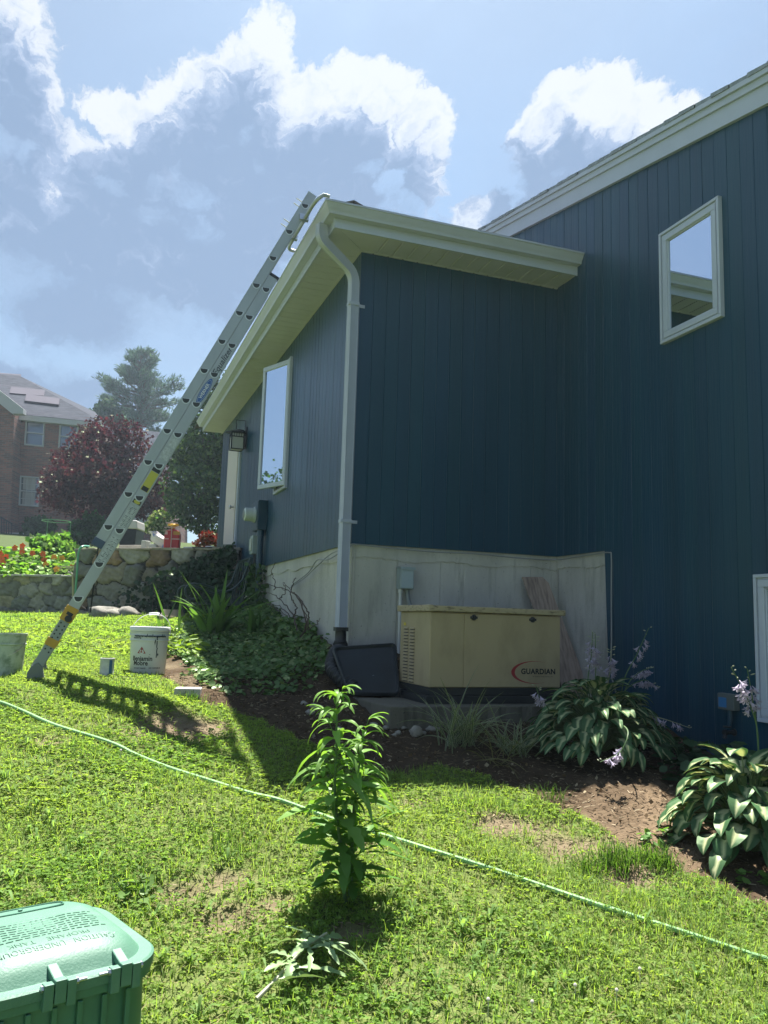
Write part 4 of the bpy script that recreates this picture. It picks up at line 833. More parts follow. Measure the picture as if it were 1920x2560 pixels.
for uo in (-.075, .085):
    o = np.array((Fc[0], Fc[1], ZF))+du*uo; mb = MB(); Zv = np.array((0, 0, 1.))
    mb.prism([o+du*-.014+dv*.060+Zv*.036, o+du*-.014+dv*.0+Zv*.020, o+du*-.014+dv*.0+Zv*.006, o+du*-.014+dv*.052+Zv*.012], du*.026); hg = build("hinge", mb, M_DOME, dome, bevel=.003)
    for k_, (ua, ub, za, zb_) in enumerate(((-.040, -.017, -.040, .018), (-.0145, .0125, -.030, .0225), (.0145, .036, -.040, .018))):
        mb = MB(); mb.obox(o, du, Zv, -dv, ua, ub, za, zb_, -.008, .014); build("hinge_knuckle", mb, M_DOME, hg, bevel=.002)
    c = o+Zv*.009-dv*.004; sg = 1 if uo < 0 else -1
    a0, a1 = (.036, .062) if uo < 0 else (-.040, -.068)
    mb = MB(); mb.tube([c+du*(a0-.004*sg), c+du*a1], .004, 10); mb.lathe([(.008, 0), (.008, .006)], c+du*a0, 6, axis=du*sg); build("bolt", mb, M_STEEL, hg)
    mb = MB(); mb.lathe([(.008, 0), (.008, .005)], c-du*((.0405 if sg > 0 else -.0365)), 6, axis=-du*sg); build("bolt", mb, M_STEEL, hg)
def dome_fn(a, b):   # a: along lettering as read, b: up the lettering; text is upside-down to the camera
    u, v = -a, -b
    q = max(abs(u)/(HX), abs(v)/(HY)); ins = min(HX-abs(u), HY-abs(v))
    hs = np.interp(ins, [.034, .042, .052, .068, .09, .12, .17, .26], [.008, .016, .028, .042, .053, .060, .064, .066])
    return DC+du*u+dv*v+np.array((0, 0, ZF+hs+.0016-DC[2]+DC[2]*0)) if False else np.array((DC[0]+du[0]*u+dv[0]*v, DC[1]+du[1]*u+dv[1]*v, ZF+hs+.0016))
mb = MB()
for body_, b, sz, w in (("CAUTION   UNDERGROUND", .150, .030, .31), ("PROPANE    TANK", .115, .030, .20)):
    V, F = text_mesh(body_, sz, bold=-.0002); V[:, 0] *= w/(V[:, 0].max()-V[:, 0].min()); V[:, 1] = V[:, 1]+b; V[:, 1] -= .10*0; put2d(mb, V, F, dome_fn)
for r_ in range(8):
    b = .085-r_*.0165; x = -.16+random.uniform(0, .02)
    while x < .165:
        wd = random.uniform(.008, .026); put2d(mb, np.array([(x, b), (x+wd, b), (x+wd, b+.0055), (x, b+.0055)]), [(0, 1, 2, 3)], dome_fn); x += wd+.005
build("lettering", mb, mat("embossed_green", (.055, .165, .105), rough=.5), dl)
mb = MB(); n = 40; oc = []
for k in range(n):
    th = 2*pi*k/n; a = .115*cos(th); oc.append((a, -.125+.026*np.sign(sin(th))*abs(sin(th))**.5 if abs(cos(th)) < .999 else -.125))
mb.tube([dome_fn(a, b) for a, b in oc+oc[:1]], .0022, 6, cap=False); mb.lathe([(.006, 0), (.006, .003)], dome_fn(0, -.125), 10); build("handle_outline", mb, M_DOMED, dl)

# ------------------------------------------------------------------ hoses
M_HOSE = mat("green_hose", (.20, .39, .15), rough=.65, var=.12, vscale=6)
hp = []
for px, py, dz in ((-60, 1752, .02), (0, 1764, .02), (60, 1788, .02), (110, 1812, .022), (160, 1830, .02), (230, 1850, .018), (290, 1872, .02), (340, 1893, .012), (420, 1925, .012), (520, 1958, .014), (620, 1990, .015), (700, 2012, .02), (800, 2045, .014), (900, 2078, .010), (1000, 2112, .018), (1100, 2145, .02), (1250, 2190, .016), (1400, 2240, .014), (1550, 2290, .014), (1700, 2338, .014), (1850, 2388, .014), (1960, 2422, .014)):
    q = gnd(px, py); hp.append(q+(0, 0, dz))
mb = MB(); mb.tube(spline(hp, 8), .0105, 10); tag(build("garden_hose", mb, M_HOSE, loc=hp[10], smooth=True), "bright green garden hose snaking diagonally across the lawn", "garden hose")
wq = lambda px, py, D=11.9: at(px, py, D)
mb = MB(); mb.tube(spline([wq(222, 1366, 12.1), wq(205, 1367), wq(196, 1385), wq(192, 1440), wq(188, 1490), wq(186, 1525), wq(192, 1552), wq(200, 1562, 11.6)], 8), .016, 8)
tag(build("garden_hose", mb, mat("teal_hose", (.10, .36, .24), rough=.4), loc=wq(188, 1490), smooth=True), "teal green hose hanging down the end of the tall stone wall", "garden hose")
mb = MB(); mb.tube(spline([wq(172, 1431, 12.0), wq(181, 1436), wq(183, 1460), wq(184, 1500), wq(188, 1525), wq(196, 1545), wq(208, 1563, 11.5)], 8), .018, 8)
tag(build("garden_hose", mb, mat("tan_hose", (.36, .32, .20), rough=.5), loc=wq(184, 1500), smooth=True), "tan hose hanging over the low stone wall beside the teal hose", "garden hose")

# ------------------------------------------------------------------ stone walls
M_STONE = mat("field_stone", (1, 1, 1), rough=.92, var=.42, vscale=11, bump=.6, bscale=45, attr=True)
def stone_wall(name, label, P0, P1, zb, zt, sx, sz, mortar, depth, pal, seed, cap):
    r = np.random.default_rng(seed); P0 = np.asarray(P0, float); P1 = np.asarray(P1, float); Lw = np.linalg.norm(P1-P0); d = (P1-P0)/Lw; nrm = np.array((d[1], -d[0], 0)); nrm = nrm if nrm[1] < 0 else -nrm
    H = zt-zb; nx = int(Lw/.016); nz = int(H/.016); S, Z = np.meshgrid(np.linspace(0, Lw, nx+1), np.linspace(0, H, nz+1), indexing='ij')
    seeds = []; z = 0; row = 0
    while z < H+sz:
        hh = sz*r.uniform(.75, 1.25); s = -r.uniform(0, sx)
        while s < Lw+sx: ww = sx*r.uniform(.45, 1.5); seeds.append((s+ww/2, z+hh/2+r.uniform(-.22, .22)*hh, ww/sx, r.uniform(-.3, .3))); s += ww
        z += hh
    seeds = np.array(seeds); nz_ = lambda k: .02*np.sin(S*k+Z*k*.7)+.015*np.sin(Z*k*1.7-S*k*.6+2)
    Sx = S+nz_(17); Zx = Z+nz_(23)
    D = np.sqrt((((Sx[..., None]-seeds[:, 0])/(sx*(.55+.45*seeds[:, 2])))**2+((Zx[..., None]-seeds[:, 1]+(Sx[..., None]-seeds[:, 0])*seeds[:, 3])/sz)**2))
    idx = np.argsort(D, axis=-1)[..., :2]; F1 = np.take_along_axis(D, idx[..., :1], -1)[..., 0]; F2 = np.take_along_axis(D, idx[..., 1:2], -1)[..., 0]; ed = F2-F1; cid = idx[..., 0]
    tS = np.clip((ed-.03)/.30, 0, 1); prof = np.where(ed > .04, tS**.42, 0)
    bulge = r.uniform(.5, 1.2, len(seeds))[cid]; tiltx = r.uniform(-.12, .12, len(seeds))[cid]; tiltz = r.uniform(-.15, .15, len(seeds))[cid]
    disp = depth*bulge*prof+prof*(tiltx*(S-seeds[cid, 0])+tiltz*(Z-seeds[cid, 1]))+.004*np.sin(S*71+Z*53)*prof+.004*np.sin(S*31-Z*83)
    pal = np.array(pal); ci = r.integers(0, len(pal), len(seeds)); sc_ = pal[ci]*r.uniform(.85, 1.6, (len(seeds), 1))
    C = np.where((ed > .055)[..., None], sc_[cid], np.array(mortar))
    V = P0+d*S[..., None]+nrm*disp[..., None]; V[..., 2] = zb+Z
    k = np.arange((nx+1)*(nz+1)).reshape(nx+1, nz+1); F = np.stack([k[:-1, :-1], k[1:, :-1], k[1:, 1:], k[:-1, 1:]], -1).reshape(-1, 4)
    root = thing(name, label, "stone wall", ((P0[0]+P1[0])/2, (P0[1]+P1[1])/2, zb))
    build_np("wall", V.reshape(-1, 3), F, M_STONE, C.reshape(-1, 3), root, smooth=True)
    mb = MB(); mb.cur = tuple(mortar); b = -nrm; mb.prism([P0+b*.002+(0, 0, zb), P1+b*.002+(0, 0, zb), P1+b*.36+(0, 0, zb), P0+b*.36+(0, 0, zb)], (0, 0, H)); build("backing", mb, M_STONE, root)
    # side face stones at the free end
    mb = MB(); s = -.02; 
    while s < Lw:
        ww = r.uniform(.28, .6); o = r.uniform(-.02, .03); th = r.uniform(.022, .036); tz = r.uniform(-.006, .006)
        mb.prism([P0+d*min(s, Lw)+nrm*(.07+o)+(0, 0, zt+.001+tz), P0+d*min(s+ww-.012, Lw+.03)+nrm*(.07+o*.6)+(0, 0, zt+.001-tz), P0+d*min(s+ww-.012, Lw+.03)-nrm*.37+(0, 0, zt+.001-tz), P0+d*min(s, Lw)-nrm*.37+(0, 0, zt+.001+tz)], (0, 0, th)); s += ww
    build("capstone", mb, cap, root, bevel=.006); return root
greys = [(.17, .165, .145), (.21, .20, .17), (.14, .14, .125), (.24, .215, .17), (.19, .165, .13), (.25, .24, .21)]
ZW = .335; LWA = at(186, 1437, 12.25); LWB = at(-110, 1436, 12.8); ZLW = float((LWA[2]+LWB[2])/2)-.03
stone_wall("stone_wall", "tall dry-laid grey fieldstone wall meeting the blue house, with things standing on top", (.0, 5.0, 0), (-2.12, 6.80, 0), -.95, ZW-.03, .40, .27, (.035, .033, .028), .085, greys+[(.22, .15, .09)], 5, mat("cap_slate", (.26, .23, .18), rough=.85, var=.3, vscale=9, bump=.3, bscale=50))
stone_wall("stone_wall", "low mortared cobble wall holding up the bed of orange flowers", (-2.10, 6.82, 0), (LWB[0], LWB[1], 0), -.95, ZLW, .245, .185, (.15, .145, .12), .04, [(.19, .19, .16), (.24, .23, .18), (.16, .165, .14), (.26, .25, .21), (.25, .225, .15)], 9, mat("cap_pale", (.34, .33, .30), rough=.85, var=.25, vscale=9))
# rubble at the foot of the tall wall
def rock(name, c, r, label, group=None, col=(.2, .19, .165), seed=0):
    q = np.random.default_rng(seed); mb = MB(); n1, n2 = 10, 7; ph = q.uniform(0, 6, 6); ax = q.uniform(.75, 1.25, 3)
    def fn(u, v):
        th = 2*pi*u; fi = pi*v; d = np.array((sin(fi)*cos(th), sin(fi)*sin(th), cos(fi))); k = 1+.16*sin(d[0]*4+ph[0])+.14*sin(d[1]*5+ph[1])+.12*sin(d[2]*6+ph[2]+d[0]*3); return np.asarray(c)+d*k*r*ax*np.array((1.1, .9, .62))+(0, 0, r*.25)
    mb.grid(fn, n1, n2); return tag(build(name, mb, mat("rock", col, rough=.9, var=.3, vscale=18, bump=.4, bscale=60), loc=c, smooth='full'), label, "stone", group)
for k, (px, py, r, lb) in enumerate(((262, 1572, .17, "lumpy grey stone at the foot of the tall wall, leftmost of the loose stones"), (285, 1566, .15, "flat grey stone leaning on the tall wall behind the lumpy one"), (318, 1572, .19, "wide rounded stone at the foot of the tall wall beside the white bucket"), (300, 1592, .09, "small pale pointed stone before the tall wall"))):
    P = at(px, py, 10.6); P[2] = float(gz(P[0], P[1])); rock("loose_stone", P, r, lb, None, (.19, .18, .15) if k < 3 else (.36, .34, .29), k)

# things standing on the tall wall: dw(px) gives the distance of the wall top at that column
def wt(px, py=1368, back=.12):
    a, b = np.array((0, 5.0)), np.array((-2.12, 6.80)); d = ray(px, py)[:2]; n = np.array((-(b-a)[1], (b-a)[0])); n /= np.linalg.norm(n); n = n if n[1] > 0 else -n
    a2 = a+n*back; t = ((a2-CAM[:2])@n)/(d@n); X = CAM+ray(px, py)*t; X[2] = ZW+.006; return X, t
jc, jt = wt(430); js = jt/FPX
jug = thing("red_jug", "bright red plastic jug with a yellow spray cap standing on the tall stone wall", "jug", jc)
mb = MB(); rx, rz = 19*js, 51*js; prof = []
out = [(-rx, 0), (rx, 0), (rx, rz*.62)]+[(rx*cos(th), rz*.62+rz*.36*sin(th)) for th in np.linspace(.15, pi-.15, 12)]+[(-rx, rz*.62)]
mb.prism([jc+hd*a+np.array((0, 0, b))-bkd*.06 for a, b in out], bkd*.12); build("jug_body", mb, mat("jug_red", (.42, .015, .02), rough=.35), jug, smooth=True, bevel=.015, angle=50)
mb = MB(); mb.lathe([(.03, 0), (.03, .03), (.045, .035), (.05, .06), (.03, .085), (.02, .09)], jc+(0, 0, rz-.005), 16); mb.obox(jc+(0, 0, rz+.05), hd, bkd, (0, 0, 1), -.075, .075, -.02, .02, -.012, .02); build("cap", mb, mat("cap_yellow", (.60, .36, .02), rough=.4), jug, smooth=True)
mb = MB(); mb.tube([jc+(0, 0, rz+.03)-bkd*.07, jc+(0, 0, rz*.9)-bkd*.075, jc+(0, 0, .02)-bkd*.070], .006, 6); build("spray_tube", mb, mat("clear_tube", (.5, .42, .38), rough=.3), jug)
for r_, (a0, a1, b, hh) in enumerate(((-.10, .08, .36, .020), (-.12, .12, .30, .012), (-.12, -.02, .26, .010), (-.1, -.06, .20, .045), (-.12, -.04, .13, .016), (.0, .12, .13, .016))): mb = MB(); put2d(mb, np.array([(a0, b), (a1, b), (a1, b+hh), (a0, b+hh)])*(js/.0058), [(0, 1, 2, 3)], lambda a, b: jc+hd*a+np.array((0, 0, b))-bkd*.0615); build("print", mb, bpy.data.materials.get("jug_print") or mat("jug_print", (.55, .35, .33), rough=.5), jug)
mb = MB(); put2d(mb, np.array([(.02, .20), (.12, .20), (.12, .25), (.02, .25)])*(js/.0058), [(0, 1, 2, 3)], lambda a, b: jc+hd*a+np.array((0, 0, b))-bkd*.0615); build("label", mb, mat("label_gold", (.45, .22, .03), rough=.5), jug)
def on_wall(px0, px1, h_px, back, depth):
    a, t = wt(px0, 1368, back); b, _ = wt(px1, 1368, back); return a, b, h_px*t/FPX
def wall_box(name, label, cat, px0, px1, hp_, back, depth, m, lean=0, bevel=.008):
    a, b, h = on_wall(px0, px1, hp_, back, depth); d = b-a; d[2] = 0; w = np.linalg.norm(d); d /= w; nb = np.array((-d[1], d[0], 0)); nb = nb if nb[1] > 0 else -nb
    mb = MB(); mb.prism([a, a+d*w, a+d*(w*(1-lean*.25))+(0, 0, h), a+d*(0 if lean >= 0 else w*.2)+(0, 0, h)], nb*depth); return tag(build(name, mb, m, loc=(a+b)/2, bevel=bevel), label, cat)
MGB = mat("pale_grey_block", (.36, .38, .35), rough=.8, var=.12, vscale=15)
wall_box("small_block", "upright grey block standing on the tall wall, left of the low grey block", "block", 352, 366, 21, .10, .12, MGB, .9)
wall_box("small_block", "low grey block lying on the tall wall between the upright block and the white bag", "block", 371, 391, 12, .10, .14, MGB)
wall_box("tub", "long pale tan storage tub on the tall stone wall behind the ladder", "tub", 296, 351, 10, .14, .22, mat("tan_tub", (.42, .38, .32), rough=.5, var=.2, vscale=12))
wall_box("soap_tray", "thin white slab lying flat on the tall wall right of the red jug", "slab", 458, 480, 3.5, .04, .12, mat("white_slab", (.6, .58, .55), rough=.6), 0, .004)
wall_box("small_block", "grey block at the house end of the tall wall under the pale door", "block", 555, 578, 11, .10, .14, mat("mossy_block", (.22, .23, .20), rough=.9, var=.2, vscale=18))
a, t = wt(527, 1362, .25); mb = MB(); mb.lathe([(.02, .0), (.085, .012), (.095, .026), (.07, .042), (.01, .05)], a+(0, 0, .002), 20); tag(build("dish", mb, mat("white_dish", (.68, .67, .65), rough=.4), loc=a, smooth=True), "small white dish on the dark boards near the blue house corner", "dish")
# crumpled bag beside the jug
a, t = wt(404, 1368, .14); mb = MB()
def bagf(u, v):
    th = 2*pi*u; w = .055+.05*sin(pi*min(1, v*1.15)); h = v*.30; x = -.02-.20*v**1.4+.02; k = 1+.18*sin(th*3+v*9)+.1*sin(th*7-v*5); return a+hd*(x+.05+w*k*cos(th)*1.1)+bkd*(w*.6*k*sin(th))+np.array((0, 0, h*.85+.001))
mb.grid(bagf, 22, 12); bag = tag(build("plastic_bag", mb, mat("white_bag", (.66, .62, .60), rough=.45, col2=(.16, .22, .50), vscale=7, thr=(.54, .6)), loc=a, smooth='full'), "crumpled white and blue plastic bag leaning beside the red jug", "bag")
# dark boards over the right-hand part of the wall
mb = MB(); a, _ = wt(475, 1364, .05); b, _ = wt(575, 1364, .05); d = b-a; d[2] = 0; nb = np.array((-d[1], d[0], 0)); nb /= np.linalg.norm(nb); nb = nb if nb[1] > 0 else -nb; mb.prism([a+(0, 0, .0), b, b+nb*.28, a+nb*.28], (0, 0, .022)); tag(build("loose_board", mb, mat("dark_board", (.07, .06, .05), rough=.8, var=.2), loc=(a+b)/2), "flat dark weathered board on the tall wall next to the house", "board")

# waste bin behind the wall, garden bench by the house
c = at(318, 1345, 14.6); zc = float(gz(c[0], c[1])); sB = 14.6/FPX
bin_ = thing("wheelie_bin", "black wheeled waste bin with a pale lid behind the tall stone wall", "waste bin", (c[0], c[1], zc))
ht = (c[2]+(1345-1322)*sB)-zc; hw = 21*sB
mb = MB(); mb.prism([c+hd*-hw*.8+(0, 0, zc-c[2]), c+hd*hw*.8+(0, 0, zc-c[2]), c+hd*hw+(0, 0, zc-c[2]+ht), c+hd*-hw+(0, 0, zc-c[2]+ht)], bkd*.5); build("bin_body", mb, M_BLACK, bin_, bevel=.02)
mb = MB(); mb.prism([c+hd*-hw*1.1+(0, 0, zc-c[2]+ht+.003), c+hd*hw*1.1+(0, 0, zc-c[2]+ht+.003), c+hd*hw*1.0+(0, 0, zc-c[2]+ht+.16), c+hd*-hw*1.0+(0, 0, zc-c[2]+ht+.16)], bkd*.5); build("lid", mb, mat("pale_lid", (.62, .58, .55), rough=.5), bin_, bevel=.02)
mb = MB()
for s in (-1, 1): mb.lathe([(.10, -.03), (.10, .03)], c+hd*(hw*.75*s)+bkd*.5+(0, 0, zc-c[2]+.1), 16, axis=hd)
build("wheel", mb, M_BLACK, bin_)
M_BEN = mat("dark_green_iron", (.012, .035, .032), rough=.4)
ben = thing("garden_bench", "dark green iron bench with scrolled arms half hidden by the iris leaves", "bench", (-.55, 4.0, -.6))
yb_n, yb_f = 3.55, 4.35
for y in (yb_n, yb_f):
    D0 = 9.6 if y == yb_n else 10.3; dx = 0 if y == yb_n else -.0
    zt_ = .0+.02; sxf = -.92; 
    scroll = [np.array((-.80+.09*cos(th), y, -.33+.09*sin(th))) for th in np.linspace(radians(290), radians(90), 12)]
    arm = scroll+bez([(-.80, y, -.24), (-.62, y, -.24), (-.50, y, -.31)], 6)[1:]+bez([(-.50, y, -.31), (-.36, y, -.36), (-.22, y, -.16)], 6)[1:]+[np.array((-.14, y, .10))]
    mb = MB(); mb.tube(arm, .013, 8); build("arm", mb, M_BEN, ben, smooth=True)
    mb = MB(); mb.tube([(-.84, y, -.42), (-.80, y, -.60), (-.86, y, -.80)], .014, 8); build('leg', mb, M_BEN, ben, smooth=True); mb = MB(); mb.tube([(-.13, y, .10), (-.22, y, -.45), (-.10, y, -.80)], .014, 8); build("leg", mb, M_BEN, ben, smooth=True)
mb = MB()
for k in range(7): x = -.84+k*.105; mb.box(x, x+.07, yb_n-.02, yb_f+.02, -.47, -.452)
build("seat", mb, M_BEN, ben)
mb = MB(); mb.tube([(-.14, yb_n, .10), (-.14, yb_f, .10)], .014, 8)
for k in range(9): y = yb_n+(yb_f-yb_n)*(k+.5)/9; mb.tube(bez([(-.14, y, .10), (-.20+.04*(k % 2), y+.05, -.15), (-.22, y, -.45)], 6), .006, 6)
build("backrest", mb, M_BEN, ben)

# ------------------------------------------------------------------ brick neighbour
def brick_mat():
    m = bpy.data.materials.new("red_brick"); m.use_nodes = True; nt = m.node_tree; N = nt.nodes; L = nt.links; p = N['Principled BSDF']; p.inputs['Roughness'].default_value = .9
    tc = N.new("ShaderNodeTexCoord"); mp = N.new("ShaderNodeMapping"); mp.inputs['Rotation'].default_value = (radians(90), 0, 0); L.new(tc.outputs['Object'], mp.inputs[0])
    b = N.new("ShaderNodeTexBrick"); b.inputs['Scale'].default_value = 1; b.inputs['Brick Width'].default_value = .26; b.inputs['Row Height'].default_value = .085; b.inputs['Mortar Size'].default_value = .010; b.inputs['Bias'].default_value = -.1
    b.inputs['Color1'].default_value = (.21, .080, .060, 1); b.inputs['Color2'].default_value = (.085, .045, .042, 1); b.inputs['Mortar'].default_value = (.15, .12, .10, 1); L.new(mp.outputs[0], b.inputs[0]); L.new(b.outputs[0], p.inputs['Base Color']); return m
M_BRICK = brick_mat(); M_NROOF = mat("grey_shingle", (.060, .064, .078), rough=.95, spec=.03, var=.35, vscale=2.5, stretch=(1, 1, 6)); M_NTR = mat("neighbour_trim", (.36, .36, .37), rough=.6)
M_PV = mat("solar_glass", (.085, .08, .10), rough=.8, spec=.05); M_WIN = glassmat("far_glass", .12, (.05, .06, .07)); M_CURT = mat("curtain", (.30, .29, .28), rough=.9, var=.3, vscale=4, stretch=(6, 6, .2))
nb = thing("brick_house", "two storey red brick house with solar panels on its grey hipped roof", "house", at(60, 1345, 40))
FA = lambda px, py, dd=0: (lambda d: CAM+d*((39.0+dd)/(d@NDIR)))(ray(px, py))
NDIR = CF*1.0; NDIR = NDIR-np.array((0, 0, NDIR[2])); NDIR /= np.linalg.norm(NDIR); NDIR = NDIR*cos(radians(5))+hd*sin(radians(-5))   # facade plane, turned a little
def quadp(mb, pts, dd=0): mb.poly([FA(x, y, dd) for x, y in pts])
def slab(mb, pts, dd, th):
    P = [FA(x, y, dd) for x, y in pts]; mb.prism(P, NDIR*th)
mb = MB(); slab(mb, [(-260, 1020), (236, 1045), (236, 1375), (-260, 1375)], 0, 8); build("wall", mb, M_BRICK, nb)
mb = MB(); slab(mb, [(-260, 880), (-130, 880), (36, 1022), (24, 1375), (-260, 1375)], -1.0, 1.0-.002); build("wall", mb, M_BRICK, nb)
mb = MB(); E0, E1 = FA(-250, 1006, -.35), FA(258, 1056, -.35); Rl, Rr = FA(-250, 915, 5.5), FA(46, 938, 5.0); back = FA(238, 1030, 9)
mb.poly([E0, E1, Rr, Rl]); mb.poly([E1, back, Rr]); mb.poly([E1+(0, 0, -.02), E0+(0, 0, -.02), Rl+(0, 0, -.02), Rr+(0, 0, -.02)]); build("roof", mb, M_NROOF, nb)
mb = MB(); mb.prism([E0+(0, 0, -.02), E1+(0, 0, -.02), E1+(0, 0, -.26), E0+(0, 0, -.26)], NDIR*.3); build("gutter", mb, M_NTR, nb)
mb = MB(); gp = [(-140, 880), (-125, 878), (58, 1022), (58, 1034), (30, 1034), (-140, 896)]; slab(mb, gp, -1.3, .4); build("rake_board", mb, M_NTR, nb)
rn = np.cross(E1-E0, Rl-E0); rn /= np.linalg.norm(rn); rn = rn if rn[2] > 0 else -rn
def roof_pt(px, py): d = ray(px, py); return CAM+d*(((E0-CAM)@rn)/(d@rn))
pan = []
for q in (((-60, 936), (53, 944), (46, 962), (-66, 950)), ((1, 957), (88, 966), (86, 980), (-4, 971)), ((28, 975), (113, 983), (110, 998), (24, 991)), ((66, 994), (150, 1004), (147, 1020), (62, 1010)), ((-90, 955), (-6, 959), (-12, 972), (-96, 966))):
    mb = MB(); P = [roof_pt(*p)+rn*.10 for p in q]; mb.prism([p-rn*.10 for p in P], rn*.18); build("solar_panel", mb, M_PV, nb)
def nwin(x0, y0, x1, y1, dd, grid=True, cur=True, sk=0):
    fr = MB(); P = lambda u, v: (x0+(x1-x0)*u-4*v*(1 if sk else 1), y0+(y1-y0)*v+sk*u)
    def bar(u0, v0, u1, v1, d0=-.10): slab(fr, [P(u0, v0), P(u1, v0), P(u1, v1), P(u0, v1)], dd+d0, .12)
    w, h = 3.0/(x1-x0), 3.0/(y1-y0)
    bar(0, 0, 1, h); bar(0, 1-h, 1, 1); bar(0, h, w, 1-h); bar(1-w, h, 1, 1-h); bar(w, .5-h*.4, 1-w, .5+h*.4, -.09)
    f = build("window", fr, M_NTR, nb); mb = MB(); quadp(mb, [P(w, h), P(1-w, h), P(1-w, 1-h), P(w, 1-h)], dd-.02); build("pane", mb, M_WIN, f)
    if cur: mb = MB(); quadp(mb, [P(w+.12, .5+h), P(1-w-.12, .5+h), P(1-w-.12, 1-h), P(w+.12, 1-h)], dd-.030); quadp(mb, [P(w+.12, h), P(1-w-.12, h), P(1-w-.12, .5-h), P(w+.12, .5-h)], dd-.030); build("curtain", mb, M_CURT, f)
    if grid:
        mb = MB()
        for u in (.36, .64): slab(mb, [P(u-.012, h), P(u+.012, h), P(u+.012, 1-h), P(u-.012, 1-h)], dd-.06, .02)
        for v in (.26, .76): slab(mb, [P(w, v-.008), P(1-w, v-.008), P(1-w, v+.008), P(w, v+.008)], dd-.065, .02)
        build("muntin", mb, M_NTR, f)
nwin(64, 1048, 112, 1112, 0, False, False, 5); nwin(149, 1058, 196, 1120, 0, False, False, 5); nwin(50, 1189, 99, 1263, 0, True, True, 4)
mb = MB(); slab(mb, [(-60, 1332), (62, 1332), (62, 1352), (-60, 1352)], -1.2, .2); build("foundation", mb, mat("white_parged", (.55, .54, .52), rough=.8), nb)
mb = MB()
for x in range(-20, 34, 6): mb.tube([FA(x, 1292+max(0, (x-0))*.55, -2.2), FA(x, 1350, -2.2)], .02, 5)
mb.tube([FA(-20, 1292, -2.2), FA(0, 1292, -2.2), FA(31, 1310, -2.2)], .03, 5); build("railing", mb, M_BLACK, nb)
gar = thing("garage_wing", "low brick garage wing with a grey shingle roof behind the purple tree", "garage", at(380, 1345, 41))
mb = MB(); slab(mb, [(236, 1190), (424, 1196), (424, 1375), (236, 1375)], 2.0, 6); build("wall", mb, M_BRICK, gar)
mb = MB(); A, B, C_, D0 = FA(225, 1196, 1.6), FA(430, 1206, 1.6), FA(426, 1084, 6.5), FA(250, 1062, 6.5); mb.poly([A, B, C_, D0]); mb.poly([B, FA(432, 1206, 11), C_]); build("roof", mb, M_NROOF, gar)
mb = MB(); mb.prism([A+(0, 0, -.02), B+(0, 0, -.02), B+(0, 0, -.22), A+(0, 0, -.22)], NDIR*.2); build("gutter", mb, M_NTR, gar)
mb = MB(); slab(mb, [(421, 1206), (427, 1206), (424, 1296), (418, 1296)], 1.85, .12); build("downspout", mb, M_NTR, gar)
mb = MB(); slab(mb, [(366, 1215), (376, 1215), (370, 1325), (360, 1325)], 1.85, .12); build("door_trim", mb, M_NTR, gar)
mb = MB()
for k in range(5): y = 1294+k*6; slab(mb, [(322, y), (362, y), (362, y+5), (322, y+5)], 1.80, .08)
build("louvre", mb, mat("pale_green_louvre", (.36, .42, .40), rough=.6), gar)

# ------------------------------------------------------------------ trees
LM_PURP = leafmat("purple_leaf", .30, .05, .45, tt=(1.6, .7, .9)); LM_GREEN = leafmat("green_leaf", .35, .05, .4); LM_PINE = leafmat("pine_needles", .2, .03, .5, tt=(1.2, 1.3, .8)); LM_GLOSS = leafmat("glossy_leaf", .25, .08, .35)
M_BARK = mat("bark", (.09, .075, .06), rough=.95, var=.35, vscale=12, bump=.6, bscale=30)
def crown_pts(lumps, n, inner=.35):
    w = np.array([l[3]*l[4]*l[3] for l in lumps]); ks = rng.choice(len(lumps), n, p=w/w.sum()); Lm = np.array(lumps)[ks]; d = rdir(n); r = (inner+(1-inner)*rng.random(n)**.5)*(1+.16*np.sin(d[:, 0]*7+d[:, 2]*6+ks)+.1*np.sin(d[:, 1]*13+ks*2)); return Lm[:, :3]+d*np.c_[Lm[:, 3], Lm[:, 3], Lm[:, 4]]*r[:, None], d
def tree(name, label, base, lumps, n, size, col, lm, trunk_r, cat="tree", group=None, stray=.0, cols2=None):
    root = thing(name, label, cat, base, group); P, d = crown_pts(lumps, n)
    D = rdir(n)*.9+d*.5+np.array((0, 0, -.25)); S = size*rng.uniform(.6, 1.35, n); V, F = cards(P, D, rdir(n), S, LEAF4, LEAF4F)
    cb = np.array(col); c = cb[None]*rng.uniform(.55, 1.5, (n, 1))*(1+rng.uniform(-.15, .15, (n, 3)))
    if cols2 is not None: mk = rng.random(n) < .25; c[mk] = np.array(cols2)*rng.uniform(.7, 1.3, (mk.sum(), 1))
    build_np("crown", V, F, lm, np.repeat(np.clip(c, 0, 1), 4, 0), root)
    mb = MB(); b = np.asarray(base, float); top = np.mean([l[:3] for l in lumps], axis=0); mid = b*.45+top*.55; mb.tube([b-(0, 0, .2), b*.7+top*.3, mid], [trunk_r, trunk_r*.8, trunk_r*.6], 9)
    for l in lumps[::max(1, len(lumps)//9)]: l = np.array(l[:3]); k = b*.5+top*.5; mb.tube([k, (k+l)/2+rdir(1)[0]*.1, l], [trunk_r*.5, trunk_r*.3, trunk_r*.12], 6)
    build("trunk", mb, M_BARK, root, smooth=True); return root
def lumps_px(spec, D, ys=1.0): # (px, py, rx_px, ry_px, depth offset)
    out = []
    for px, py, rx, ry, dd in spec: c = at(px, py, D+dd); k = (D+dd)/FPX; out.append((*c, rx*k, ry*k))
    return out
def base_at(px, D): c = at(px, 1340, D); return np.array((c[0], c[1], float(gz(c[0], c[1]))))
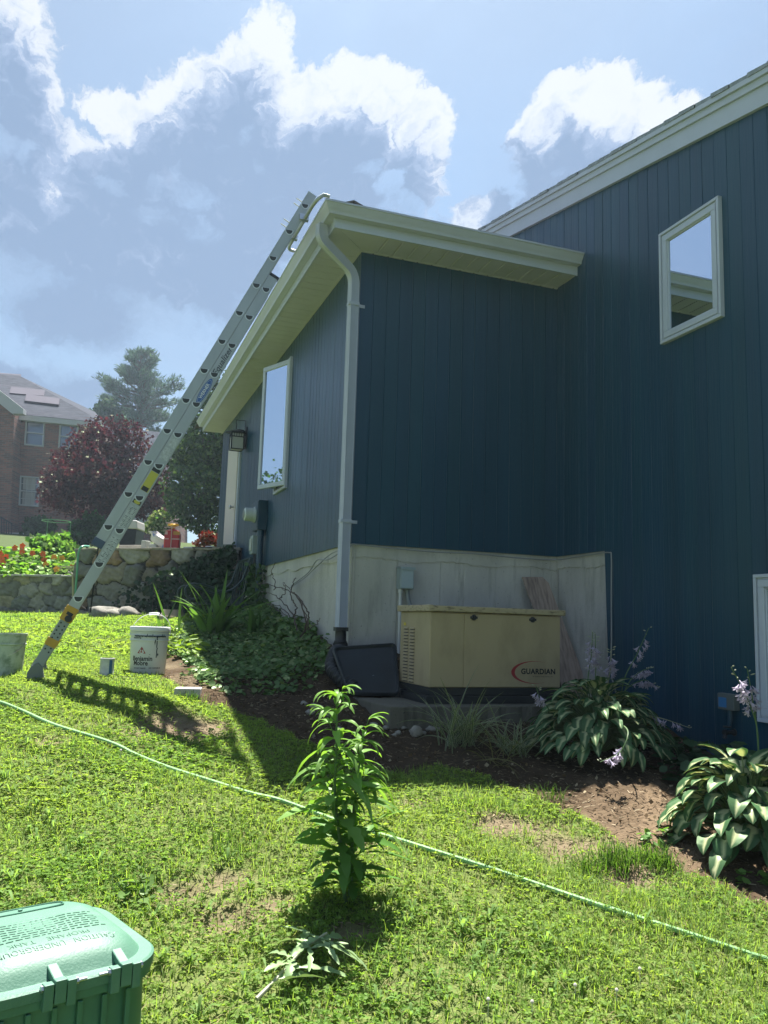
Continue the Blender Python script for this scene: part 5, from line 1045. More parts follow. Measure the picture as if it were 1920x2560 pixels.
tree("purple_tree", "round purple leaved ornamental tree in front of the brick house", base_at(262, 27), lumps_px([(262, 1120, 75, 60, 0), (215, 1130, 55, 55, .4), (320, 1110, 60, 55, .3), (180, 1175, 60, 55, -.3), (150, 1215, 50, 50, 0), (240, 1200, 95, 75, -.8), (340, 1180, 70, 60, 0), (200, 1255, 80, 40, -.3), (300, 1245, 85, 50, -.5), (370, 1235, 60, 50, .5), (385, 1190, 40, 60, .9), (130, 1250, 35, 32, .3), (370, 1275, 45, 30, .2), (118, 1215, 22, 18, .1), (405, 1150, 22, 20, .3), (150, 1140, 24, 20, .2), (295, 1048, 22, 18, .1), (235, 1055, 20, 16, .1), (420, 1230, 18, 22, .3), (262, 1070, 40, 30, .2), (330, 1075, 40, 28, .2), (210, 1085, 35, 25, .3)], 27), 13500, .10, (.044, .019, .026), LM_PURP, .11, cols2=(.075, .035, .033))
tree("leafy_tree", "dense dark green broadleaf tree behind the end of the blue house", base_at(520, 23), lumps_px([(520, 1100, 60, 70, 0), (470, 1130, 45, 60, .3), (560, 1140, 60, 80, .5), (450, 1200, 40, 55, .2), (500, 1220, 70, 70, -.4), (560, 1240, 60, 70, 0), (470, 1280, 50, 40, -.2), (530, 1310, 70, 40, 0), (505, 1030, 45, 45, .2), (530, 985, 32, 40, .3), (560, 1010, 40, 60, .6), (545, 935, 18, 30, .4), (440, 1150, 30, 40, .2), (435, 1245, 28, 40, .2), (600, 1160, 60, 120, .8)], 23), 17000, .095, (.040, .075, .028), LM_GLOSS, .14, cols2=(.10, .15, .05))
tree("shrub", "pale flowering shrub right of the ladder in front of the garage wing", base_at(400, 21), lumps_px([(400, 1300, 24, 24, 0), (385, 1318, 22, 22, .2), (415, 1320, 22, 20, .1), (410, 1345, 24, 18, 0)], 21), 1500, .075, (.09, .13, .05), LM_GREEN, .03, "shrub", cols2=(.42, .42, .33))
tree("shrub", "rusty red barberry shrub behind the boards on the tall wall", base_at(520, 14.5), lumps_px([(520, 1345, 22, 16, 0), (505, 1358, 20, 10, .1), (538, 1350, 14, 14, .2)], 14.5), 900, .045, (.14, .04, .022), LM_PURP, .02, "shrub", cols2=(.09, .07, .03))
tree("shrub", "clipped dark green hedge shrub below the brick house's lower window", base_at(95, 36), lumps_px([(78, 1315, 20, 22, 0), (98, 1312, 24, 22, .1), (120, 1318, 18, 22, 0), (95, 1335, 34, 18, -.1)], 36), 2500, .13, (.022, .055, .018), LM_GLOSS, .05, "shrub")
tree("shrub", "loose dark green spreading shrub under the purple tree", base_at(215, 25), lumps_px([(200, 1322, 26, 24, 0), (230, 1308, 28, 26, .2), (250, 1330, 26, 24, 0), (215, 1345, 40, 18, -.2), (275, 1345, 26, 18, .1)], 25), 3000, .10, (.025, .06, .022), LM_GREEN, .05, "shrub")
tree("leafy_tree", "small pale green tree top left of the tall pine", base_at(265, 56), lumps_px([(262, 1025, 24, 26, 0), (285, 1040, 28, 30, .5), (245, 1040, 20, 20, .5), (305, 1065, 30, 30, 0), (270, 1065, 30, 26, 0)], 56), 2600, .26, (.055, .095, .06), LM_PINE, .16)
tree("leafy_tree", "distant green tree to the right of the pine behind the ladder", base_at(450, 50), lumps_px([(470, 1120, 40, 40, 0), (440, 1150, 40, 40, .5), (500, 1150, 40, 60, 0)], 50), 2200, .24, (.035, .065, .035), LM_PINE, .16)
# trees standing left of the view, seen mirrored in the open casement
tree("leafy_tree", "big green tree far to the left, mirrored in the open casement pane", G(-17, 11), [(-17, 11, 2.2, 2.4, 2.0), (-18.5, 13, 2.6, 2.0, 2.2), (-15.8, 10, 1.6, 1.6, 1.4), (-17, 13, 3.6, 1.5, 1.2), (-19.5, 15, 3.2, 2.4, 2.2)], 4200, .17, (.035, .065, .025), LM_GREEN, .18)
# the pine: whorls of drooping-up limbs carrying needle tufts
def pine():
    D = 60; k = D/FPX; b = base_at(352, D); top = at(352, 874, D); root = thing("pine_tree", "tall blue green white pine rising behind the garage roof", "tree", b)
    mb = MB(); mb.tube([b-(0, 0, .3), b*.5+top*.5, top], [.38, .24, .03], 9); P = []; Dn = []; H = top[2]-b[2]
    lay = [(890, 24), (905, 34), (920, 44), (935, 50), (950, 58), (965, 66), (980, 74), (995, 80), (1010, 84), (1025, 78), (1040, 78), (1055, 70), (1070, 74), (1085, 55), (1100, 60), (1120, 50)]
    for py, rp in lay:
        c0 = at(352-(py-874)*.02, py, D)
        for j in range(6):
            a = rng.uniform(0, 2*pi); L_ = rp*k*rng.uniform(.55, 1.2); d = hd*cos(a)+bkd*sin(a); up = rng.uniform(.12, .42)
            if py == 965 and j == 0: d = -hd; L_ = 112*k; up = .30
            if py == 1010 and j == 0: d = -hd; L_ = 100*k; up = .22
            if py == 965 and j == 1: d = hd; L_ = 98*k; up = .28
            if py == 980 and j == 1: d = hd; L_ = 104*k; up = .24
            c = c0-(0, 0, L_*up*.5); e_ = c+d*L_+np.array((0, 0, L_*up)); m_ = c+d*L_*.55+np.array((0, 0, L_*up*.30)); mb.tube([c, m_, e_], [.09, .05, .015], 5)
            n = int(17*L_)+3; tt = rng.uniform(.28, 1.0, n)**.75; q = (1-tt)[:, None]**2*c+2*(tt*(1-tt))[:, None]*m_+(tt**2)[:, None]*e_; sp_ = .10+.16*(1-abs(tt-.6))
            q = q+rng.normal(0, 1, (n, 3))*np.c_[sp_*.9, sp_*.9, sp_*.45]+np.c_[0*tt, 0*tt, .12+0*tt]; P.append(q); Dn.append(np.tile(d, (n, 1))*.6+rdir(n)*.8+np.array((0, 0, .75)))
    P = np.concatenate(P); Dn = np.concatenate(Dn); n = len(P); k2 = 6; P = np.repeat(P, k2, 0)+rng.normal(0, .05, (n*k2, 3)); Dn = np.repeat(Dn, k2, 0)+rdir(n*k2)*.55
    T = [(0, 0, 0), (.4, -.075, 0), (1, 0, 0), (.4, .075, 0)]; V, F = cards(P, Dn, rdir(len(P)), .42*rng.uniform(.7, 1.2, len(P)), T, LEAF4F)
    build_np("crown", V, F, LM_PINE, jcol(len(P), (.085, .135, .115), .4), root); build("trunk", mb, M_BARK, root, smooth=True)
pine()

# ------------------------------------------------------------------ flower bed above the low wall
LM_YG = leafmat("bright_leaf", .45, .05, .4)
def bed():
    c0 = at(90, 1432, 13.1); root = thing("nasturtium_patch", "trailing nasturtiums with round leaves and orange flowers above the low cobble wall", "flowers", c0)
    n = 1500; px = rng.uniform(-60, 186, n); py = rng.uniform(1368, 1440, n); py = np.where(px > 150, np.maximum(py, 1385), py); dd = 12.45+(1440-py)/72*1.2+rng.uniform(-.12, .35, n)
    P = np.array([at(a, b, d) for a, b, d in zip(px, py, dd)]); Nn = rdir(n, .2, 1)+np.array((0, -.5, .3)); D = rdir(n, -.4, .3)
    T = [(0, 0, 0)]+[(.5+.5*cos(t), .5*sin(t), .05*cos(2*t)) for t in np.linspace(0, 2*pi, 9)[:-1]]; Fq = [(0, 1, 2, 3), (0, 3, 4, 5), (0, 5, 6, 7), (0, 7, 8, 1)]
    V, F = cards(P, D, Nn, .075*rng.uniform(.6, 1.3, n), T, Fq); build_np("foliage", V, F, LM_YG, jcol(n, (.14, .25, .05), .35, .12, 9), root)
    mr = mat("petal_red", (.72, .14, .02), rough=.5); mo = mat("petal_orange", (.80, .36, .04), rough=.5)
    for k, (a, b) in enumerate(((2, 1384), (5, 1396), (16, 1392), (38, 1370), (57, 1365), (56, 1380), (82, 1383), (108, 1385), (111, 1400), (115, 1412), (156, 1396), (136, 1393), (180, 1419), (142, 1423), (8, 1407), (-20, 1380), (-35, 1395))):
        c = at(a, b, 12.42+(1440-b)/72*1.05); mb = MB()
        for j in range(5):
            an = 2*pi*j/5+k; d = hd*cos(an)*.8+np.array((0, 0, 1))*sin(an)*.8-bkd*.45; mb.leaf(c, d, .055, lambda t: .026*sin(pi*min(1, t*.8+.12)), .5, 4, up=-bkd)
        build("flower", mb, mo if k in (9, 10, 11, 13) else mr, root)
bed()
def bush_np(name, label, cat, lumps, n, size, col, lm, base, k=4, cols2=None): return tree(name, label, base, lumps, n, size, col, lm, .012, cat, cols2=cols2)
bush_np("shrub", "bright leafy potato like plant rising behind the orange nasturtiums", "plant", lumps_px([(120, 1360, 34, 20, 0), (150, 1352, 26, 18, .2), (98, 1352, 20, 14, .1), (140, 1372, 40, 22, -.2), (170, 1378, 24, 18, 0)], 14.0), 1500, .085, (.085, .16, .05), LM_YG, base_at(135, 14.0))
rg = thing("plant_cage", "thin green wire plant support ring standing behind the leafy bed", "plant cage", base_at(141, 15.5)); c = at(141, 1303, 15.5); r = 34*15.5/FPX; mb = MB()
mb.tube([c+hd*r*cos(t)+bkd*r*sin(t) for t in np.linspace(0, 2*pi, 33)], .007, 6, cap=False)
for t in (2.6, .4, 4.5): q = c+hd*r*cos(t)+bkd*r*sin(t); mb.tube([q, q+(0, 0, -.8)], .006, 5)
build("ring", mb, mat("cage_green", (.10, .28, .10), rough=.4), rg)

# ------------------------------------------------------------------ ground sheet
BED = [(640, 1545), (560, 1560), (430, 1600), (395, 1640), (405, 1700), (470, 1748), (560, 1770), (650, 1800), (740, 1850), (830, 1890), (930, 1925), (1080, 1925), (1230, 1955), (1330, 1995), (1440, 2040), (1540, 2100), (1620, 2150), (1720, 2195), (1800, 2225), (1960, 2290)]
BEDG = np.array([gnd(*p)[:2] for p in BED]+[(3, -4.2), (3, 6), (.0, 6)])
def inpoly(x, y, poly):
    x = np.asarray(x); y = np.asarray(y); c = np.zeros(x.shape, bool); n = len(poly)
    for i in range(n):
        x0, y0 = poly[i]; x1, y1 = poly[i-1]
        if y0 == y1: continue
        c ^= ((y0 > y) != (y1 > y)) & (x < (x1-x0)*(y-y0)/(y1-y0)+x0)
    return c
DIRT = [(470, 1815, .42, .22), (400, 1830, .22, .12), (420, 1660, .20, .18), (500, 1690, .25, .3), (900, 2120, .10, .07), (1010, 2010, .18, .05), (1300, 2060, .3, .12), (1470, 2110, .28, .14), (1590, 2180, .2, .12), (560, 2300, .16, .10), (420, 2230, .15, .07), (560, 2200, .12, .06), (880, 2330, .10, .05), (700, 2250, .07, .05), (120, 1850, .12, .05)]
DIRTG = [(gnd(a, b)[:2], rx, ry) for a, b, rx, ry in DIRT]
def wob(x, y): return .05*np.sin(x*9+y*4)+.04*np.sin(x*17-y*13)+.03*np.sin(y*29+x*7)
def bare(x, y):   # 0 lawn .. 1 bare soil
    v = np.zeros(np.shape(x))
    for c, rx, ry in DIRTG: v = np.maximum(v, np.clip(1.35-np.sqrt(((x-c[0])/rx)**2+((y-c[1])/ry)**2)+wob(x, y)*3, 0, 1))
    return v
def inbed(x, y): w_ = wob(x, y)*.5; return inpoly(x+w_, y+w_, BEDG)
def ground():
    xs_ = np.concatenate([[-400, -200, -100, -60, -40, -25, -16, -11, -8], np.arange(-6.5, 2.61, .05), [3, 4, 6, 10, 20, 60, 150, 400]]); ys_ = np.concatenate([[-150, -60, -30, -18, -12, -9], np.arange(-7.5, 8.31, .05), np.arange(9, 46, 1.), [55, 80, 120, 200, 400, 800]])
    X, Y = np.meshgrid(xs_, ys_, indexing='ij'); Z = gz(X, Y); bd = inbed(X, Y) & (Y < 6.5); br = bare(X, Y); Z = Z-.02*br+np.where(bd, .012*np.sin(X*41)*np.sin(Y*37), 0)
    far = wall_side(X, Y) > 0
    soil = np.array((.105, .072, .045)); mul = np.array((.078, .055, .034)); thatch = np.array((.15, .185, .06)); lawn = np.array((.085, .115, .045)); dirt = np.array((.21, .165, .105))
    C = np.where(bd[..., None], mul, thatch); C = C*(1-br[..., None])+np.where(bd[..., None], dirt*.8, dirt)*br[..., None]
    tr = np.clip(1-np.abs(Y+3.0-.3*X+wob(X, Y)*2)/.6, 0, 1)*(X > .25)*bd; C = C*(1-tr[..., None])+np.array((.20, .145, .092))*tr[..., None]
    C[far] = lawn; k = np.arange(X.size).reshape(X.shape); F = np.stack([k[:-1, :-1], k[1:, :-1], k[1:, 1:], k[:-1, 1:]], -1).reshape(-1, 4)
    m = mat("soil_and_turf", (1, 1, 1), spec=.04, rough=.97, var=.38, vscale=26, bump=.9, bscale=70, attr=True)
    o = build_np("ground", np.stack([X, Y, Z], -1).reshape(-1, 3), F, m, C.reshape(-1, 3), smooth=True, kind='structure')
ground()

# ------------------------------------------------------------------ lawn: clover, grass blades, dry thatch
LM_LAWN = leafmat("lawn_leaf", .52, .02, .5, tt=(1.6, 1.55, .7))
def lawn_points(n, x0, x1, y0, y1, keep=1.0):
    x = rng.uniform(x0, x1, n); y = rng.uniform(y0, y1, n); ok = ~inbed(x, y) & (wall_side(x, y) < -.02) & (x < 1.85)
    ok &= rng.random(n) > bare(x, y)*.97
    cx, cy = (x-DC[0]), (y-DC[1]); u = cx*du[0]+cy*du[1]; v = cx*dv[0]+cy*dv[1]; ok &= ~((np.abs(u) < HX-.01) & (np.abs(v) < HY-.01))
    for b_, r_ in ((bp, .13*sc), (ob, .12*sc), (cb, .05*sc)): ok &= ((x-b_[0])**2+(y-b_[1])**2) > (r_*.95)**2
    P = np.c_[x[ok], y[ok]]; d = P-CAM[:2]; fw = d@(CF[:2]/np.linalg.norm(CF[:2])); sd = d@(hd[:2]); vis = (fw > 1.2) & (np.abs(sd) < fw*.56+.95); return P[vis]
def patchn(P, s=1.3, o=0): return .5+.5*np.sin(P[:, 0]*s*2.1+o+1.3*np.sin(P[:, 1]*s*1.7+o))*np.cos(P[:, 1]*s*2.6-o+1.1*np.sin(P[:, 0]*s*1.4))
def clover(n, box, rs, hmax):
    P = lawn_points(n, *box); cl = patchn(P, 2.2); P = P[rng.random(len(P)) < .25+.75*cl]; grassy = (P[:, 0] > -.15) & (P[:, 1] < -2.6); P = P[~grassy | (rng.random(len(P)) < .45)]
    n = len(P); h = rng.uniform(.25, 1, n)*hmax*(.45+.45*patchn(P, 3.1, 2)); z = gz(P[:, 0], P[:, 1]); Q = np.repeat(np.c_[P, z+h], 3, 0); a = np.repeat(rng.uniform(0, 2*pi, n), 3)+np.tile([0, 2.094, 4.189], n); tl = np.repeat(rdir(n, .55, 1), 3, 0)
    D = np.c_[np.cos(a), np.sin(a), rng.uniform(-.35, .35, 3*n)]; S = np.repeat(rs*rng.uniform(.65, 1.35, n), 3)
    V, F = cards(Q, D, tl, S, LEAF6, LEAF6F); hue = np.repeat(patchn(P, 1.1, 4), 3)[:, None]; c = (np.array((.145, .255, .050))*(1-hue)+np.array((.22, .305, .070))*hue)*rng.uniform(.75, 1.25, (3*n, 1)); return V, F, np.repeat(c, 6, 0)
parts = [clover(100000, (-4.3, 1.8, -5.1, -2.2), .0112, .040), clover(106000, (-5., 1.6, -2.2, 1.2), .0132, .033), clover(46000, (-5., .2, 1.2, 7.6), .024, .05)]
off = 0; VV = []; FF = []; CC = []
for V, F, c in parts: VV.append(V); FF.append(F+off); CC.append(c); off += len(V)
cl_ = build_np("clover", np.concatenate(VV), np.concatenate(FF), LM_LAWN, np.concatenate(CC), kind='stuff'); tag(cl_, "low bright green clover covering the sunny lawn", "clover")
def blades(n, box, L_, wd, sel=None, dry=False):
    P = lawn_points(n, *box)
    if sel is not None: P = P[sel(P)]
    n = len(P); a = rng.uniform(0, 2*pi, n); lean = rng.uniform(.15, 1.0, n) if not dry else rng.uniform(1.2, 1.5, n); Ln = L_*rng.uniform(.35, 1.15, n)*(.6+.6*patchn(P, 2.7, 1)); d = np.c_[np.cos(a)*np.sin(lean), np.sin(a)*np.sin(lean), np.cos(lean)]
    s = np.c_[-np.sin(a), np.cos(a), 0*a]*wd; b = np.c_[P, gz(P[:, 0], P[:, 1])+(.004 if not dry else .008)]; m1 = b+d*Ln[:, None]*.55; tip = b+d*Ln[:, None]*.9+np.c_[np.cos(a), np.sin(a), -.55+0*a]*Ln[:, None]*.28*np.sin(lean)[:, None]
    V = np.stack([b-s, b+s, m1+s*.8, m1-s*.8, tip+s*.15, tip-s*.15], 1).reshape(-1, 3); F = (np.array([(0, 1, 2, 3), (3, 2, 4, 5)])[None]+(np.arange(n)*6)[:, None, None]).reshape(-1, 4)
    c = (np.array((.168, .255, .068)) if not dry else np.array((.33, .29, .15)))*rng.uniform(.6, 1.35, (n, 1))*(1+rng.uniform(-.1, .1, (n, 3))); return V, F, np.repeat(c, 6, 0)
right = lambda P: ((P[:, 0] > -.35) & (P[:, 1] < -2.4)) | (rng.random(len(P)) < .45)
parts = [blades(155000, (-4.3, 1.8, -5.1, -2.2), .065, .0016, right), blades(84000, (-5., 1.6, -2.2, 1.2), .05, .0021), blades(14000, (-5.5, .2, 1.2, 7.6), .09, .0045)]
def tufts():
    out = []
    for px, py, n, L_ in ((1545, 2165, 260, .11), (1650, 2165, 260, .11), (1480, 2180, 160, .09), (480, 1752, 90, .08), (1380, 2000, 60, .10), (560, 2130, 60, .10), (330, 2230, 50, .10)):
        c = gnd(px, py); P = c[:2]+rng.normal(0, .045, (n, 2)); a = rng.uniform(0, 2*pi, n); lean = rng.uniform(.1, .9, n); Ln = L_*rng.uniform(.5, 1.3, n); d = np.c_[np.cos(a)*np.sin(lean), np.sin(a)*np.sin(lean), np.cos(lean)]; s = np.c_[-np.sin(a), np.cos(a), 0*a]*.0018; b = np.c_[P, gz(P[:, 0], P[:, 1])]; m1 = b+d*Ln[:, None]*.6; tip = m1+np.c_[np.cos(a)*.5, np.sin(a)*.5, .25+0*a]*Ln[:, None]*.4
        V = np.stack([b-s, b+s, m1+s*.8, m1-s*.8, tip+s*.1, tip-s*.1], 1).reshape(-1, 3); F = (np.array([(0, 1, 2, 3), (3, 2, 4, 5)])[None]+(np.arange(n)*6)[:, None, None]).reshape(-1, 4); out.append((V, F, np.repeat(np.array((.06, .125, .022))*rng.uniform(.6, 1.3, (n, 1)), 6, 0)))
    return out
parts += tufts(); off = 0; VV = []; FF = []; CC = []
for V, F, c in parts: VV.append(V); FF.append(F+off); CC.append(c); off += len(V)
tag(build_np("grass", np.concatenate(VV), np.concatenate(FF), LM_LAWN, np.concatenate(CC), kind='stuff'), "short green grass blades growing through the clover", "grass")
V, F, c = blades(16000, (-3.6, 1.8, -4.9, 1.2), .07, .0014, None, True); tag(build_np("dry_thatch", V, F, LM_LAWN, c, kind='stuff'), "dry straw coloured clippings lying in the lawn", "thatch")
# mulch, twigs and leaf litter on the bed
def litter():
    n = 26000; x = rng.uniform(-1.6, 1.85, n); y = rng.uniform(-4.3, .2, n); ok = (inbed(x, y) | (bare(x, y) > .5)) & ~((x > xa-.06) & (x < xb2) & (y > ya) & (y < yb2)); x, y = x[ok], y[ok]; n = len(x); P = np.c_[x, y, gz(x, y)+.006]; a = rng.uniform(0, 2*pi, n); D = np.c_[np.cos(a), np.sin(a), rng.uniform(-.15, .35, n)]
    T = [(0, -.10, 0), (0, .10, 0), (1, .06, 0), (1, -.06, 0)]; V, F = cards(P, D, rdir(n, .6, 1), rng.uniform(.008, .036, n), T, [(0, 1, 2, 3)]); pal = np.array([(.14, .10, .065), (.08, .055, .036), (.26, .21, .14), (.05, .035, .024), (.19, .14, .09)]); return V, F, np.repeat(pal[rng.integers(0, 5, n)]*rng.uniform(.7, 1.3, (n, 1)), 4, 0)
V, F, c = litter(); tag(build_np("mulch", V, F, leafmat("mulch_chip", .02, .01, .8, tt=(1, 1, 1)), c, kind='stuff'), "brown bark mulch, twigs and dead stalks strewn over the planting bed", "mulch")

def dead_leaves():
    n = 2600; x = rng.uniform(-1.6, 1.85, n); y = rng.uniform(-4.3, .2, n); ok = inbed(x, y) & ~((x > xa-.06) & (x < xb2) & (y > ya) & (y < yb2)); x, y = x[ok], y[ok]; n = len(x); a = rng.uniform(0, 2*pi, n); V, F = cards(np.c_[x, y, gz(x, y)+.014], np.c_[np.cos(a), np.sin(a), rng.uniform(-.3, .5, n)], rdir(n, .2, 1), rng.uniform(.010, .030, n), LEAF4, LEAF4F)
    pal = np.array([(.26, .19, .11), (.18, .12, .07), (.34, .28, .18), (.10, .065, .04)]); return V, F, np.repeat(pal[rng.integers(0, 4, n)]*rng.uniform(.55, 1.1, (n, 1)), 4, 0)
V, F, c = dead_leaves(); tag(build_np("leaf_litter", V, F, leafmat("dead_leaf", .15, .02, .7, tt=(1, 1, 1)), c, kind='stuff'), "curled dry brown leaves scattered over the mulch", "leaf litter")
def coarse():
    out = []
    for px, py, k, sp_ in ((60, 2000, 26, .22), (150, 1940, 20, .22), (60, 2130, 26, .2), (250, 2090, 14, .2), (560, 2420, 14, .2), (900, 2480, 22, .25), (1100, 2430, 18, .25), (1250, 2360, 14, .3), (430, 2480, 12, .15), (1500, 2500, 22, .3), (1750, 2480, 20, .25), (300, 1980, 16, .25), (980, 2300, 14, .2)):
        c = gnd(px, py); P = np.repeat(c[:2]+rng.normal(0, sp_, (max(4, k//2), 2)), 7, 0); n = len(P); a = rng.uniform(0, 2*pi, n); le = rng.uniform(.25, 1.25, n); L_ = .065*rng.uniform(.5, 1.4, n); d = np.c_[np.cos(a)*np.sin(le), np.sin(a)*np.sin(le), np.cos(le)]; w_ = np.c_[-np.sin(a), np.cos(a), 0*a]*(.0048*rng.uniform(.6, 1.4, n))[:, None]; b = np.c_[P, gz(P[:, 0], P[:, 1])+.008]; m1 = b+d*L_[:, None]*.6; tip = m1+np.c_[np.cos(a)*.6, np.sin(a)*.6, -.1+0*a]*L_[:, None]*.5
        V = np.stack([b-w_*.4, b+w_*.4, m1+w_, m1-w_, tip+w_*.1, tip-w_*.1], 1).reshape(-1, 3); F = (np.array([(0, 1, 2, 3), (3, 2, 4, 5)])[None]+(np.arange(n)*6)[:, None, None]).reshape(-1, 4); out.append((V, F, np.repeat(np.array((.15, .25, .075))*rng.uniform(.7, 1.3, (n, 1)), 6, 0)))
    off = 0; VV = []; FF = []; CC = []
    for V, F, c in out: VV.append(V); FF.append(F+off); CC.append(c); off += len(V)
    tag(build_np("coarse_weeds", np.concatenate(VV), np.concatenate(FF), LM_LAWN, np.concatenate(CC), kind='stuff'), "broader bladed pale weeds standing above the clover in loose patches", "weeds")
coarse()

# ------------------------------------------------------------------ plants
LM_WEED = leafmat("weed_leaf", .42, .05, .4, tt=(1.5, 1.6, .5)); LM_HOSTA = leafmat("hosta_leaf", .22, .07, .38, tt=(1.2, 1.25, .7))
M_STEMG = mat("green_stem", (.07, .14, .035), rough=.6); M_STEMP = mat("pale_stem", (.30, .31, .19), rough=.6)
lanc = lambda w: (lambda t: w*(sin(pi*min(1, t**.75*.98+.02))**.8)*(1 if t < .98 else .3)+.001)
def lobed(w):
    def f(t):
        b = sin(pi*min(1, t*.94+.05))**.7; l = .20+.80*abs(sin(t*pi*3.6+.5))**1.1 if t < .75 else 1.0; return w*b*l+.001
    return f
def weed():
    b = gnd(862, 2258); root = thing("tall_weed", "tall bright green weed with drooping lance shaped leaves in the middle of the lawn", "weed", b); ms = MB(); ml = MB(); q = np.random.default_rng(21); random.seed(21)
    t1 = on(843, 1745, 'y', b[1]); t2 = on(908, 1830, 'y', b[1]+.03); m1 = on(838, 2000, 'y', b[1]); m2 = on(882, 2050, 'y', b[1]+.02)
    for (p0, pm, p1, nl, a0) in ((b, m1, t1, 60, 0), (b+(.02, .01, 0), m2, t2, 60, 1.3)):
        sp = spline([p0, p0*.5+pm*.5+(.004, 0, 0), pm, pm*.5+p1*.5, p1], 6); ms.tube(sp, list(np.linspace(.0085, .003, len(sp))), 8)
        for k in range(nl):
            f = .10+.90*(k/(nl-1)); i = f*(len(sp)-1); P = sp[min(len(sp)-1, int(i))]; an = a0+k*2.4+q.uniform(-.3, .3); el = q.uniform(.15, .7) if f < .9 else q.uniform(.7, 1.2)
            d = np.array((cos(an)*cos(el), sin(an)*cos(el), sin(el))); g_ = np.array((.085, .185, .04)) if f < .45 else np.array((.16, .28, .075)); g_ = tuple(g_*q.uniform(.75, 1.25)); ml.cur = g_
            if f < .55: ln = q.uniform(.15, .27)*(1 if f > .25 else .75); wfn = lobed(q.uniform(.018, .032)); dr = q.uniform(.4, 1.3)
            else: ln = q.uniform(.14, .26)*(1 if f < .80 else .7 if f < .93 else .5); wfn = lanc(q.uniform(.009, .016)); dr = q.uniform(1.2, 2.2)
            ml.leaf(P, d, ln, wfn, dr, 18 if f < .55 else 9, fold=.25, roll=q.uniform(-.4, .4), wave=.06)
            if f > .40 and k % 3 == 0: # side shoots with small leaves
                e_ = P+d*.05+np.array((0, 0, .03)); ms.tube([P, e_], [.0025, .0015], 5)
                for j in range(4): aa = an+q.uniform(-1.2, 1.2); ml.leaf(e_, (cos(aa)*.7, sin(aa)*.7, .7), q.uniform(.06, .11), lanc(q.uniform(.006, .010)), q.uniform(1.0, 2.2), 7, roll=q.uniform(-.5, .5))
    for j in range(10): ml.cur = (.10, .20, .04); aa = q.uniform(0, 6.3); ml.leaf(t1, (cos(aa)*.5, sin(aa)*.5, .85), q.uniform(.05, .11), lanc(.008), q.uniform(1.2, 2.6), 7)
    build("stem", ms, M_STEMG, root, smooth=True); build("foliage", ml, LM_WEED, root, smooth='full')
weed()
def cut_weed():
    b = gnd(640, 2525); root = thing("cut_weed", "pulled up pale green weed with jagged leaves lying on the grass", "weed", b); q = np.random.default_rng(5); ms = MB(); ml = MB()
    pts = [gnd(640, 2525)+(0, 0, .03), gnd(690, 2490)+(0, 0, .05), gnd(740, 2452)+(0, 0, .075), gnd(785, 2422)+(0, 0, .085), gnd(815, 2405)+(0, 0, .09)]; sp = spline(pts, 5); ms.tube(sp, list(np.linspace(.007, .0035, len(sp))), 8)
    tg = [(735, 2395, .15), (745, 2375, .12), (770, 2372, .14), (800, 2380, .12), (840, 2400, .13), (865, 2425, .17), (880, 2440, .18), (895, 2475, .20), (855, 2500, .16), (690, 2440, .12), (680, 2520, .10), (790, 2530, .12), (720, 2540, .09), (650, 2480, .10), (820, 2440, .14), (700, 2400, .12), (665, 2455, .10), (760, 2480, .12), (830, 2470, .13), (610, 2530, .09), (640, 2500, .09), (720, 2460, .10)]
    for px, py, ln in tg:
        t_ = gnd(px, py); i = int(q.uniform(.15, 1)*(len(sp)-1)); P = sp[i]; d = (t_-P)*np.array((1, 1, .3)); d /= np.linalg.norm(d); d[2] += q.uniform(.1, .6); ml.cur = tuple(np.array((.22, .32, .15))*q.uniform(.75, 1.2)); ml.leaf(P, d, ln*1.1, lobed(q.uniform(.009, .017)), q.uniform(.4, 1.1), 22, roll=q.uniform(-.6, .6), fold=.35, wave=.05)
    build("stem", ms, M_STEMP, root, smooth=True); build("foliage", ml, LM_HOSTA, root, smooth='full')
cut_weed()
